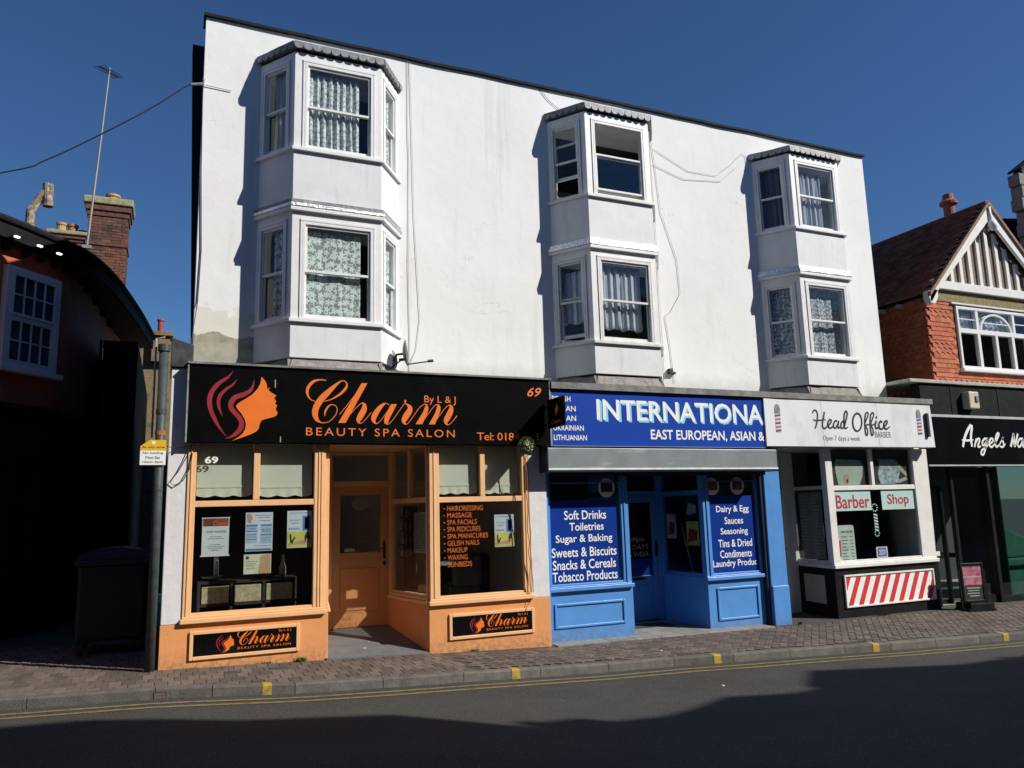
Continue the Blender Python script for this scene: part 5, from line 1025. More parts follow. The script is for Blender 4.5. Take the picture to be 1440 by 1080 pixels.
obj('wall', B().box(12.72, 13.0, .32, .5, -.4, 2.25), BLACKP, nail); obj('side_post', B().box(13.55, 13.62, .3, .38, -.3, 2.25).box(14.44, 14.52, .2, .28, -.35, 2.25).box(12.74, 12.80, .3, .38, -.3, 2.25), BLACKP, nail)
obj('pane', B().box(13.62, 14.44, .3, .308, -.15, 2.25), glass_shop, nail); obj('pane', B().box(14.52, 18.5, .22, .228, -.2, 2.25), GREENG, nail)
obj('stallriser', B().box(13.62, 14.44, .26, .36, -.4, -.15).box(14.52, 18.5, .2, .3, -.4, -.2), BLACKP, nail)
obj('door_frame', B().frame(12.81, 13.54, -.28, 1.9, .07, .5, .56), BLACKP, nail); obj('door_pane', B().box(12.88, 13.47, .52, .526, -.2, 1.83), glass_shop, nail)
obj('letter_plate', B().box(12.80, 13.02, .28, .318, .62, .70), WHITEJ, nail)
t = thing('nail_salon_interior', 'dark nail salon room with a pale green reclining cushion', 'room', (15, 2, -.2))
obj('partition', B().box(12.75, 19, 3.5, 3.55, -.4, 2.6), mat('dim_green_wall', (.012, .022, .02), .8), t); obj('room_floor', B().box(12.75, 19, .4, 3.5, -.4, -.28), FLOORIN, t); obj('room_ceiling', B().box(12.75, 19, .3, 3.5, 2.6, 2.65), DARKROOM, t)
obj('partition', B().box(14.9, 14.94, .32, 1.35, -.28, 2.25), mat('dark_screen', (.02, .022, .022), .6), t)
t = thing('green_lounger', 'pale green sloping padded lounger behind the right hand nail salon pane', 'lounger', (16, .9, -.2))
GRN = mat('pale_green_vinyl', (.30, .50, .42), .5)
obj('seat_pad', B().prism([(15.0, .45), (18, .45), (18, .30), (15.0, .30)], .5, 1.3), GRN, t, bev=.03); obj('back_pad', B().prism([(15.0, 1.10), (15.12, 1.12), (16.6, .60), (16.4, .46), (15.05, .46)], .55, 1.3), GRN, t, bev=.04)
obj('lounger_base', B().box(15.05, 17.9, .6, 1.2, -.28, .30), GRN, t, bev=.02)
tag(obj('desk_monitor', B().box(13.75, 14.15, 1.2, 1.25, .75, 1.05).box(13.9, 14.0, 1.2, 1.25, .6, .75).box(13.7, 14.4, 1.0, 1.6, .5, .58), PDK, loc=(13.9, 1.2, .6)), 'dark monitor on a counter inside the nail salon', 'monitor')
# alarm box
al = thing('alarm_box', 'yellowed alarm box on the black board above the nail salon sign', 'alarm', (14.0, .05, 3.4))
AM = mat('yellowed_plastic', (.55, .52, .38), .5)
obj('case', B().box(13.86, 14.14, -.06, .099, 3.33, 3.66), AM, al, bev=.02); obj('lamp_lens', B().box(14.02, 14.10, -.085, -.0605, 3.46, 3.58), mat('grey_lens', (.25, .26, .26), .3), al, bev=.01)
# A-board
ab = thing('pavement_board', 'black swinging pavement sign with a pink poster before the nail salon', 'sign', (12.98, -.28, pz(13, -.3)))
MA = Matrix.Translation((12.98, -.32, pz(13, -.3))) @ Matrix.Rotation(R(-12), 4, 'Z') @ Matrix.Scale(1.12, 4)
obj('foot_frame', B(MA).box(-.24, -.21, -.16, .16, .0, .035).box(.21, .24, -.16, .16, .0, .035).box(-.21, .21, -.16, -.13, .0, .12).box(-.21, .21, .13, .16, .0, .12), BLACKP, ab, bev=.005)
obj('upright', B(MA).box(-.24, -.215, -.012, .012, .035, .62), BLACKP, ab); obj('upright', B(MA).box(.215, .24, -.012, .012, .035, .62), BLACKP, ab)
obj('board_frame', B(MA).frame(-.205, .205, .12, .72, .035, -.02, .02), BLACKP, ab, bev=.008)
obj('poster_sheet', B(MA).box(-.17, .17, -.010, .01, .155, .685), PDK, ab); obj('pink_picture', B(MA).box(-.165, .165, -.0125, -.0105, .38, .66), mat('pink_print', (.45, .15, .22), .5, var=.5, vs=9), ab)
obj('print_lines', B(MA).box(-.12, .12, -.0125, -.0105, .33, .345).box(-.1, .1, -.0125, -.0105, .29, .303).box(-.12, .1, -.0125, -.0105, .25, .263).box(-.08, .1, -.0125, -.0105, .21, .223).box(-.165, .165, -.013, -.0126, .50, .515), CREAMDIRTY, ab)

house = thing('gabled_house', 'red tile hung house with white half timbered gable and dark tiled roof', 'house', (14.35, 1, 3.8))
HX0, HXR, HZE, HZR, HY = 14.35, 16.46, 5.85, 8.02, 1.0
HX1 = 2*HXR-HX0
WX0, WX1, WZ0, WZ1 = 15.24, 18.16, 4.36, 5.72
BRK = mat('red_hung_tile_backing', (.22, .07, .035), .9, var=.2, vs=8)
obj('wall', B().holes(HX0, HX1, 3.6, 5.75, [(WX0, WX1, WZ0, WZ1)], HY+.02, HY+.25).box(HX0+.0, HX0+.25, HY+.25, 9, 3.6, 5.75), BRK, house)
TILE = mat('hung_clay_tile', (.42, .115, .05), .85, var=.12, vs=12, bmp=.3, bs=50, rnd=.2, huek=.5, dirt=((.42, .30, .24), 5, .6, .8)); TILES = mat('hung_clay_tile_far', (.42, .115, .045), .85, var=.12, vs=12, bmp=.3, bs=50, island=.18, huek=.5)
def tile_mesh(kind):
    w, h, t_ = .158, .125, .014; b = B()
    if kind == 'plain': pts = [(0, h), (0, 0), (w, 0), (w, h)]
    else: pts = [(0, h), (0, .055), (w*.5, 0), (w, .055), (w, h)]
    pts = [(p-w/2, q_) for p, q_ in pts]; n = len(pts)
    v = [(x, -t_-.016*(1-z/h), z) for x, z in pts]+[(x, .004, z) for x, z in pts]
    b.add(v, [tuple(range(n)), tuple(range(2*n-1, n-1, -1))]+[(i, n+i, n+(i+1) % n, (i+1) % n) for i in range(n)]); return b
tb = {k: tile_mesh(k) for k in ('plain', 'point')}; tm = {}
for k, b in tb.items():
    me = bpy.data.meshes.new('tile'); me.from_pydata(b.v, [], b.f); me.materials.append(TILE); tm[k] = me
cnt = 0; ft = B(); side = B(); org = wloc(house)
nrow = 20
for r_ in range(nrow):
    z = 3.86+r_*.098; kind = 'point' if r_ in (0, 1, 2, 8, 9, 10, 16, 17) else 'plain'
    x = HX0+.02+(.081 if r_ % 2 else 0)+.07
    while x < HX1-.05:
        if not (WX0-.1 < x < WX1+.1 and WZ0-.12 < z < WZ1+.02) and not (z > 5.72 and x > HX0+.9):
            if cnt < 296 and x < 17.6:
                o = link('tile', tm[kind], house, (x-org.x, HY+.02-org.y+rp.uniform(-.003, .001), z-org.z)); o.rotation_euler = (rp.uniform(-.03, .03), rp.uniform(-.02, .02), 0); cnt += 1
            else: ft.M = Matrix.Translation((x, HY+.02, z)); ft.add(tb[kind].v, tb[kind].f)
        x += .162
    y = HY+.06
    while y < 5: side.M = Matrix.Translation((HX0, y+(.081 if r_ % 2 else 0), z)) @ Matrix.Rotation(R(-90), 4, 'Z'); side.add(tb[kind].v, tb[kind].f); y += .162
obj('tile', ft, TILES, house, kind='stuff'); obj('side_tiling', side, TILES, house, kind='stuff')
# window: three lights over four, arch in the middle
UP = mat('upvc_white', (.76, .77, .76), .35, var=.02)
wn = obj('window', B().frame(WX0, WX1, WZ0, WZ1, .06, HY-.03, HY+.08).box(WX0+.06, WX1-.06, HY-.025, HY+.07, 5.14, 5.24).box(15.84, 15.93, HY-.02, HY+.07, WZ0+.06, 5.14).box(15.84, 15.93, HY-.02, HY+.07, 5.24, WZ1-.06)
    .box(17.47, 17.56, HY-.02, HY+.07, WZ0+.06, 5.14).box(17.05, 17.13, HY-.02, HY+.07, 5.24, WZ1-.06).box(16.42, 16.50, HY-.02, HY+.07, WZ0+.06, 5.14).box(16.96, 17.05, HY-.02, HY+.07, WZ0+.06, 5.14), UP, house, bev=.006)
b = B(); cxw, rw = 16.49, .52
for k in range(12):
    t0, t1 = math.pi*k/12, math.pi*(k+1)/12
    b.prism([(cxw+rw*math.cos(t0), 5.242+.39*math.sin(t0)), (cxw+rw*math.cos(t1), 5.242+.39*math.sin(t1)), (cxw+(rw-.045)*math.cos(t1), 5.242+.35*math.sin(t1)), (cxw+(rw-.045)*math.cos(t0), 5.242+.35*math.sin(t0))], HY-.012, HY+.04)
obj('arch_bar', b, UP, wn); obj('glazing_bar', B().box(15.30, 15.84, HY-.006, HY+.03, 5.44, 5.46).box(17.13, WX1-.06, HY-.006, HY+.03, 5.44, 5.46).box(16.02, 16.96, HY-.006, HY+.03, 5.40, 5.42), UP, wn)
for a, c, z0, z1 in ((15.30, 15.84, 5.24, 5.66), (15.93, 17.05, 5.24, 5.66), (17.13, 18.10, 5.24, 5.66), (15.30, 15.84, 4.42, 5.14), (15.93, 16.42, 4.42, 5.14), (16.50, 16.96, 4.42, 5.14), (17.05, 17.47, 4.42, 5.14), (17.56, 18.10, 4.42, 5.14)): obj('pane', B().box(a, c, HY+.02, HY+.026, z0, z1), glass, wn)
obj('window_sill', B().box(WX0-.05, WX1+.05, HY-.09, HY+.05, WZ0-.07, WZ0-.002), UP, wn, bev=.01)
for a, c in ((15.32, 15.82), (15.95, 17.03)): tag(cloth_sheet('net_curtain', a, c, 5.25, 5.66, HY+.10, SHEER, folds=6, amp=.02), 'white net curtain behind the top of the gabled house window, %s' % ('left light' if a < 15.5 else 'arched middle light'), 'curtain')
obj('room_wall', B().box(HX1-.1, HX1, HY+.26, 3.6, 3.6, 5.76), DARKROOM, house); obj('room_wall', B().box(HX0+.26, HX1, HY+.26, 3.6, 3.5, 3.59), DARKROOM, house)
obj('room_wall', B().box(HX0+.26, HX1, 3.6, 3.65, 3.6, 5.8).box(HX0+.26, HX1, HY+.26, 3.6, 5.76, 5.8), DARKROOM, house)
obj('lead_strip', B().box(HX0+.75, HX1, HY-.05, HY+.02, 5.755, 5.785), WHITEJ, house); 
PEB = mat('pebbledash', (.24, .17, .12), .95, var=.4, vs=40, bmp=.8, bs=60); PEBG = mat('mossy_pebbledash', (.25, .20, .10), .95, var=.35, vs=24, bmp=.8, bs=60)
obj('frieze', B().box(HX0+.02, HX1, HY-.02, HY+.02, 5.79, 6.02), PEBG, house)
# gable
sl_ = (HZR-HZE)/(HXR-HX0)
obj('gable_infill', B().prism([(HX0, 6.02), (HX1, 6.02), (HX1, HZE+.02), (HXR, HZR-.02), (HX0, HZE+.02)] if False else [(HX0+.17, 6.02), (HX1-.17, 6.02), (HXR, HZR-.05)], HY, HY+.2), PEB, house)
obj('tie_beam', B().box(HX0+.18, HX1-.18, HY-.10, HY-.0, 6.04, 6.22), WHITEJ, house, bev=.006)
for k in range(-5, 6):
    x = HXR+k*.31; zt = HZR-abs(x-HXR)*sl_-.2
    if zt > 6.3: obj('stud', B().prism([(x-.05, 6.222), (x+.05, 6.222), (x+.05, zt), (x-.05, zt)], HY-.055, HY-.001), WHITEJ, house, bev=.004)
for s_ in (-1, 1):
    e = 2.20; P = [(HXR, HZR+.06), (HXR+s_*e, HZR+.06-e*sl_), (HXR+s_*e, HZR-.12-e*sl_), (HXR+s_*(e-.22), HZR-.16-(e-.3)*sl_), (HXR, HZR-.26)]
    obj('bargeboard', B().prism(P, HY-.20, HY-.13), WHITEJ, house, bev=.006)
    obj('verge', B().prism([(HXR, HZR+.16), (HXR+s_*(e+.03), HZR+.16-(e+.03)*sl_), (HXR+s_*(e+.03), HZR+.07-(e+.03)*sl_), (HXR, HZR+.07)], HY-.24, HY-.175), mat('verge_tile', (.28, .17, .10), .9, var=.3, vs=20, bmp=.5, bs=30), house)
x = HXR-2.20
obj('bargeboard_foot', B().prism([(x-.02, 5.92), (x+.16, 5.98), (x+.26, 5.95), (x+.24, 5.80), (x+.19, 5.72), (x+.12, 5.64), (x+.03, 5.66), (x-.03, 5.76)], HY-.2, HY-.05), WHITEJ, house, bev=.01)
obj('finial_ball', B().tube([(HXR, HY-.22, HZR+.02), (HXR, HY-.22, HZR-.36)], .035).lathe([(.02, -.12), (.08, -.08), (.1, 0), (.08, .08), (.03, .12)], (HXR, HY-.25, HZR-.42), 12), WHITEJ, house, smooth=True)
# left roof slope, tiles in courses
RT = mat('dark_plain_roof_tile', (.34, .10, .045), .85, var=.2, vs=6, bmp=.3, bs=40, island=.3, dirt=((.05, .04, .03), 2.5, .5, .8)); b = B(); u = Vector((HX0-HXR, 0, HZE-HZR)); ln = u.length*1.03; u.normalize(); nn = Vector((u.z, 0, -u.x)); nn = nn if nn.z > 0 else -nn
rows = 34
for s_ in (-1, 1):
    uu = Vector((s_*abs(u.x), 0, u.z)); n_ = Vector((s_*abs(nn.x), 0, nn.z))
    for r_ in range(rows):
        d = r_*ln/rows; yy = HY-.17+(.1 if r_ % 2 else 0)
        k = 0
        while yy < 8.8:
            w = .2; p0 = Vector((HXR, 0, HZR+.10))+uu*d+n_*(.02); p1 = Vector((HXR, 0, HZR+.10))+uu*(d+ln/rows*1.25)+n_*(.045+rp.uniform(-.004, .004)); p2 = p1-n_*.02
            y0, y1 = (yy, yy+w-.005)
            v = [(p0.x, y0, p0.z), (p0.x, y1, p0.z), (p1.x, y1, p1.z), (p1.x, y0, p1.z), (p2.x, y0, p2.z), (p2.x, y1, p2.z)]
            b.add(v, [(0, 1, 2, 3), (3, 2, 5, 4)] if s_ < 0 else [(3, 2, 1, 0), (4, 5, 2, 3)]); yy += w
        if s_ > 0 and r_ > 20: break
roof = obj('roof_tiling', b, RT, house, kind='stuff')
obj('roof_deck', B().prism([(HXR, HZR+.09), (HXR-2.16, HZR+.09-2.16*sl_), (HXR-2.16, HZR+.03-2.16*sl_), (HXR, HZR+.03)], HY-.1, 8.8).prism([(HXR, HZR+.09), (HXR+2.16, HZR+.09-2.16*sl_), (HXR+2.16, HZR+.03-2.16*sl_), (HXR, HZR+.03)], HY-.1, 8.8), TAR, house)
obj('ridge_tile', B().tube([(HXR, HY-.2, HZR+.12), (HXR, 8.8, HZR+.12)], .07, 8), RT, house)
for k in range(5): obj('rafter_end', B().box(HX0-.18, HX0, 1.5+k*.45, 1.58+k*.45, 5.72, 5.80), CREAMDIRTY, house)
# clay vent pot on the ridge behind, stone stack at the far right
px_ = Vector((21.9, 6.0, 8.0)); CLAY = mat('red_clay', (.30, .10, .055), .8, var=.2, vs=10)
tag(obj('chimney_pot', B().lathe([(.17, 0), (.165, 2.5), (.165, 3.12), (.26, 3.16), (.27, 3.24), (.17, 3.32), (.15, 3.5), (.0, 3.51)], (22.55, 6.0, 7.8), 14), CLAY, smooth=False, loc=(22.55, 6, 7.8)), 'red clay vent pot rising behind the ridge of the gabled house', 'chimney pot')
st = thing('stone_quoin_stack', 'tall gable wall with pale stone corner blocks at the right edge', 'wall', (23.2, 3, 0))
obj('wall', B().prism([(21.55, 0), (27, 0), (27, 14.4), (21.60, 10.72)], 3.05, 3.3), mat('dark_red_brickwork', (.05, .028, .025), .9, var=.3, vs=9, bmp=.4), st)
STN = mat('grey_quoin_stone', (.24, .215, .19), .85, var=.15, vs=5, bmp=.3, rnd=.12)
for k in range(10):
    z = 7.0+k*.36; w = .95 if k % 2 else .55
    obj('quoin', B().box(21.50-.10*(k > 6)-.06*(k % 2), 21.50+w, 2.99, 3.32, z, z+.345), STN, st, bev=.02)
for k in range(7):
    x0 = 21.42+k*.62; z = 10.66+k*.40; obj('coping_stone', B().prism([(x0, z), (x0+.61, z+.394), (x0+.61, z+.07+.394), (x0, z+.07)], 2.95, 3.35), TAR, st, bev=.01)
nb = thing('neighbour_roof', 'dark tiled roof just right of and behind the white gable', 'roof', (20, 6, 6)); obj('roof_slope', B().add([(20.0, 3.4, 7.6), (26, 3.4, 7.6), (26, 4.2, 10.3), (21.5, 4.2, 9.7), (20.0, 3.4, 3), (26, 3.4, 3), (26, 4.2, 3), (21.5, 4.2, 3)], [(0,1,2,3), (4,5,1,0), (7,4,0,3), (6,7,3,2)]), TAR, nb)

# ================================================================ LEFT: CURVED BUILDING, ALLEY
eave = [(-30, -6.2), (-14, -2.2), (-8, -.5), (-5.2, .55), (-3.6, 1.75), (-2.47, 3.03), (-2.02, 3.60), (-1.46, 4.45), (-1.11, 5.76), (-.83, 7.75), (-.66, 9.3), (-.52, 10.94)]
wcv = [(-30, -5.6), (-14, -1.6), (-8.2, .1), (-5.5, 1.0), (-4.0, 2.05), (-3.0, 2.82), (-2.52, 3.36), (-2.10, 3.86), (-1.80, 4.24), (-1.62, 4.95), (-1.50, 6.2), (-1.38, 8.0), (-1.25, 9.9), (-1.15, 11.2)]
def sm(P, k=6):
    Q = crom([(x, y, 0) for x, y in P], k); return [(x, y) for x, y, _ in Q]
E_ = sm(eave); Wc = sm(wcv)
cur = thing('curved_corner_building', 'dark curved red walled corner building with deep overhanging eaves by the alley', 'building', (-4, 5, 0))
def strip(path, z0, z1, b=None, off=0):
    b = b or B(); n = len(path); b.add([(x, y, z0) for x, y in path]+[(x, y, z1) for x, y in path], [(i, i+1, n+i+1, n+i) for i in range(n-1)]); return b
def ribbon(pa, za, pb, zb):
    n = min(len(pa), len(pb)); ia = [pa[int(i*(len(pa)-1)/(n-1))] for i in range(n)]; ib = [pb[int(i*(len(pb)-1)/(n-1))] for i in range(n)]
    return B().add([(x, y, za) for x, y in ia]+[(x, y, zb) for x, y in ib], [(i, i+1, n+i+1, n+i) for i in range(n-1)])
REDW = mat('red_painted_render', (.46, .115, .055), .7, var=.12, vs=3, bmp=.25, bs=20, dirt=((.25, .06, .04), 4, .55, .85)); DKP = mat('black_shop_paint', (.018, .017, .017), .6, var=.3, spec=.2)
# wall as a solid curved slab
def slabwall(path, z0, z1, t_):
    inn = []
    for i, (x, y) in enumerate(path):
        a = path[max(i-1, 0)]; c = path[min(i+1, len(path)-1)]; dx, dy = c[0]-a[0], c[1]-a[1]; q_ = math.hypot(dx, dy); inn.append((x-dy/q_*t_, y+dx/q_*t_))
    n = len(path); v = [(x, y, z0) for x, y in path]+[(x, y, z1) for x, y in path]+[(x, y, z0) for x, y in inn]+[(x, y, z1) for x, y in inn]
    f = []
    for i in range(n-1): f += [(i, i+1, n+i+1, n+i), (2*n+i+1, 2*n+i, 3*n+i, 3*n+i+1), (n+i, n+i+1, 3*n+i+1, 3*n+i), (i+1, i, 2*n+i, 2*n+i+1)]
    f += [(0, n, 3*n, 2*n), (n-1, 3*n-1, 4*n-1, 2*n-1)]
    return B().add(v, f)
obj('wall', slabwall(Wc, 3.35, 5.86, .25), REDW, cur, smooth=False)
obj('shop_wall', slabwall(Wc, -.3, 3.05, .2), DKP, cur)
wc2 = [(x+.06, y-.06) for x, y in Wc]; obj('shop_fascia', slabwall(wc2, 2.55, 3.34, .2), DKP, cur)
wc3 = [(x+.14, y-.12) for x, y in Wc]; obj('shop_cornice', slabwall(wc3, 3.341, 3.42, .3), DKP, cur)
# eaves: soffit boards, fascia, gutter
SOF = mat('brown_soffit', (.055, .028, .022), .7, var=.3, vs=3, bmp=.3)
n = 60; pe = [E_[int(i*(len(E_)-1)/n)] for i in range(n+1)]; pw = [Wc[int(i*(len(Wc)-1)/n)] for i in range(n+1)]
obj('soffit', B().add([(x, y, 5.90) for x, y in pe]+[(x, y, 5.87) for x, y in pw]+[(x, y, 5.93) for x, y in pe]+[(x, y, 5.93) for x, y in pw], [(i, i+1, n+i+2, n+i+1) for i in range(n)]+[(2*n+2+i, 3*n+3+i, 3*n+4+i, 2*n+3+i) for i in range(n)]), SOF, cur)
obj('eaves_fascia', slabwall(E_, 5.86, 6.12, .04), TAR, cur); obj('gutter', B().tube([(x, y, 6.14) for x, y in E_], .06, 8), FELT, cur)
pr = [(x-1.6, y+1.2) for x, y in pe]
obj('roof', B().add([(x, y, 6.16) for x, y in pe]+[(x-2.5, y+1.5, 6.5) for x, y in pe], [(i, i+1, n+i+2, n+i+1) for i in range(n)]), FELT, cur)
for x, y in ((-2.235, 3.13), (-1.985, 3.47), (-1.76, 3.78)):
    m, nn_, bb_ = new_mat('lit_soffit_lamp') if 'lit_soffit_lamp' not in MATS else (MATS['lit_soffit_lamp'], None, None)
    if nn_: bb_.inputs['Emission Color'].default_value = (1, .97, .9, 1); bb_.inputs['Emission Strength'].default_value = 1.3; MATS['lit_soffit_lamp'] = m
    M = Matrix.Translation((x, y, 5.868)) @ Matrix.Rotation(R(50), 4, 'Z'); obj('soffit_lamp', B(M).box(-.036, .036, -.022, .022, -.004, .02), m, cur)
# bracket blocks under the eaves
for k in range(22, 70, 3):
    x, y = Wc[k]; M = Matrix.Translation((x+.03, y-.03, 5.80)) @ Matrix.Rotation(R(50), 4, 'Z'); obj('eaves_block', B(M).box(-.05, .05, -.05, .05, -.04, .062), DKP, cur)
# big sash window, sixteen panes
MW = Matrix.Translation((-2.06-.3*.588+.0, 3.86-.46*.588+.14, 0)); ang = R(50.5)
MW = Matrix.Translation((-2.40, 3.43, 0)) @ Matrix.Rotation(ang, 4, 'Z')
GW = .98; w = obj('window', B(MW).frame(0, GW, 3.98, 5.53, .09, -.055, .06, tb=.08, tt=.10), TRIM, cur, bev=.006)
obj('window_sill', B(MW).box(-.07, GW+.07, -.13, .0, 3.90, 3.978), TRIM, w, bev=.006)
obj('glazing_bars', B(MW).box(.09, GW-.09, -.05, .0, 4.73, 4.78), TRIM, w)
for s0, s1, dy in ((4.06, 4.73, 0), (4.78, 5.43, -.02)):
    obj('sash', B(MW).frame(.09, GW-.09, s0, s1, .035, -.05+dy, -.01+dy), TRIM, w)
    b = B(MW)
    for k in (1, 2, 3): x = .125+k*(GW-.25)/4; b.box(x-.009, x+.009, -.045+dy, -.015+dy, s0+.035, s1-.035)
    zm = (s0+s1)/2; xs_ = [.125+k*(GW-.25)/4 for k in range(5)]
    for k in range(4): b.box(xs_[k]+(.009 if k else 0), xs_[k+1]-(.009 if k < 3 else 0), -.045+dy, -.015+dy, zm-.009, zm+.009)
    obj('glazing_bar', b, TRIM, w)
    for k in range(4):
        for zz0, zz1 in ((s0+.035, zm-.009), (zm+.009, s1-.035)): obj('pane', B(MW).box(xs_[k]+.009, xs_[k+1]-.009, -.03+dy, -.026+dy, zz0, zz1), glass, w)
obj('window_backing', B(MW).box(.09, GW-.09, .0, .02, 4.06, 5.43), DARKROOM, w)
tag(cloth_sheet('net_curtain', .1, GW-.1, 4.07, 5.42, -.004, mat('dim_net', (.10, .10, .12), .9), MW, folds=9, amp=.004), 'dim net curtain behind the sixteen pane window of the curved building', 'curtain')
# a second window down the alley, shop window bays in the dark
MW2 = Matrix.Translation((-1.38, 8.0, 0)) @ Matrix.Rotation(R(84), 4, 'Z'); w2 = obj('window', B(MW2).frame(-.5, .5, 3.9, 5.3, .08, -.06, .02), DKP, cur); obj('pane', B(MW2).box(-.42, .42, -.03, -.024, 3.98, 5.22), glass, w2)
for k, (x, y) in enumerate([Wc[i] for i in (26, 31, 35, 40, 46, 52, 58)]):
    obj('shop_pilaster', B(Matrix.Translation((x+.03, y-.03, 0)) @ Matrix.Rotation(R(35+k*6), 4, 'Z')).box(-.07, .07, -.05, .05, -.2, 2.54), DKP, cur)
obj('dado_rail', slabwall([(x+.05, y-.05) for x, y in Wc], .85, .92, .1), DKP, cur)
m, nn_, bb_ = new_mat('warm_lamp_glow'); bb_.inputs['Emission Color'].default_value = (1, .45, .12, 1); bb_.inputs['Emission Strength'].default_value = 2.5
lt = thing('wall_lantern', 'small warm lit lantern on the dark shopfront of the curved building', 'lamp', (-2.55, 3.25, 2.1))
d_ = Vector((-.2,0,0)); obj('lamp_glass', B().lathe([(.012, 0), (.02, .02), (.012, .05)], (-2.515, 3.0, 2.18), 8), m, lt); obj('lamp_cage', B().box(-2.56, -2.47, 2.96, 2.962, 2.12, 2.14).box(-2.56, -2.47, 2.95, 3.05, 2.27, 2.29).box(-2.53, -2.50, 3.05, 3.25, 2.2, 2.22), DKP, lt)
# chimneys
def brick_stack(name, label, x0, x1, y0, y1, z0, z1, pots, seed, band=None, cap=.35):
    t = thing(name, label, 'chimney', ((x0+x1)/2, (y0+y1)/2, z0)); rr = random.Random(seed)
    obj('core', B().box(x0+.012, x1-.012, y0+.012, y1-.012, z0, z1), mat('lime_joint', (.13, .10, .08), .95), t)
    b = B(); z = z0; r_ = 0
    while z < z1-.02:
        for (a, c, fn) in ((x0, x1, 0), (y0, y1, 1)):
            u = a-(.11 if r_ % 2 else 0)
            while u < c-.01:
                e0, e1 = max(u, a)+.005, min(u+.215, c)-.005
                if e1-e0 > .03:
                    d = rr.uniform(-.003, .004)
                    if fn == 0: b.box(e0, e1, y0-d, y0+.02, z+.005, z+.07)
                    else: b.box(x1-.02, x1+d, e0+.006, e1, z+.005, z+.07); 
                u += .225
        z += .077; r_ += 1
    obj('brick', b, mat('chimney_brick', (.165, .062, .033), .9, var=.2, vs=8, bmp=.4, bs=40, huek=.4, island=.4, dirt=((.07, .045, .04), 2.2, .4, .65)), t, kind='stuff')
    obj('corbel', B().box(x0-.03, x1+.03, y0-.03, y1+.03, z1-cap, z1-cap*.72).box(x0-.07, x1+.07, y0-.07, y1+.07, z1-cap*.715, z1-cap*.4), mat('corbel_brick', (.13, .055, .04), .9, var=.3, vs=12, bmp=.5), t, bev=.01)
    obj('flaunching', B().slab([(x0-.12, y0-.12), (x1+.12, y0-.12), (x1+.12, y1+.12), (x0-.12, y1+.12)], z1-cap*.39, z1), mat('mossy_cement', (.30, .28, .15), .9, var=.25, vs=12, bmp=.5), t, bev=.03)
    if band: obj('band', B().box(x0-.03, x1+.03, y0-.03, y1+.03, band, band+.09), mat('corbel_brick', (.13, .055, .04), .9), t)
    for (u, h, r0, mm) in pots: obj('pot', B().lathe([(r0*1.05, 0), (r0, .04), (r0*.92, h-.08), (r0*1.08, h-.06), (r0*1.08, h), (r0*.8, h)], (x0+(x1-x0)*u, (y0+y1)/2, z1-.01), 14), mm, t, smooth=False)
BUFF = mat('buff_pot', (.48, .28, .12), .8, var=.15); RPOT = mat('terracotta_pot', (.40, .16, .07), .8, var=.15); BPOT = mat('black_pot', (.02, .02, .02), .6)
brick_stack('brick_chimney', 'tall brown brick chimney with one pot, right of the aerial', -2.23, -1.30, 12, 12.8, 6.0, 10.05, [(.56, .26, .17, BUFF)], 1, band=8.75, cap=.5)
brick_stack('brick_chimney', 'lower orange brick chimney with three pots, left of the aerial', -3.03, -2.33, 12.05, 12.7, 6.0, 9.05, [(.25, .32, .12, BUFF), (.62, .30, .12, RPOT), (.95, .16, .1, BPOT)], 2, cap=.28)
tag(obj('flue_pipe', B().tube([(-2.56, 6.2, 5.9), (-2.58, 6.2, 7.3), (-2.58, 6.2, 7.40), (-2.42, 6.2, 7.72), (-2.34, 6.2, 7.82)], .08, 12).tube([(-2.33, 6.19, 7.96), (-2.31, 6.19, 7.52)], .09, 12), mat('rusty_flue', (.33, .27, .20), .7, .3, var=.35, vs=14, bmp=.4, dirt=((.14, .09, .06), 9, .5, .6)), loc=(-2.4, 6.2, 5.9)), 'rusty metal flue with bent hood on the left roof', 'flue')
ae = thing('roof_aerial', 'tall thin television aerial mast on the left roof', 'aerial', (-1.8, 8, 6.1))
ALU = mat('weathered_aluminium', (.24, .235, .22), .6, .2)
obj('mast', B().tube([(-1.81, 8, 6.2), (-1.81, 8, 7.4), (-1.68, 8, 9.7), (-1.585, 8, 11.55)], [.028, .026, .02, .015], 8), ALU, ae)
b = B().tube([(-1.75, 7.6, 11.32), (-1.45, 8.5, 11.62)], .012, 6)
for k in range(11): 
    t_ = k/10; p = Vector((-1.75, 7.6, 11.32)).lerp(Vector((-1.45, 8.5, 11.62)), t_); b.tube([p+Vector((-.11, .02, -.03)), p+Vector((.11, -.02, .03))], .006, 5)
obj('antenna_array', b, FELT, ae); obj('mast_bracket', B().box(-1.9, -1.72, 7.95, 8.05, 7.35, 7.42), ALU, ae)
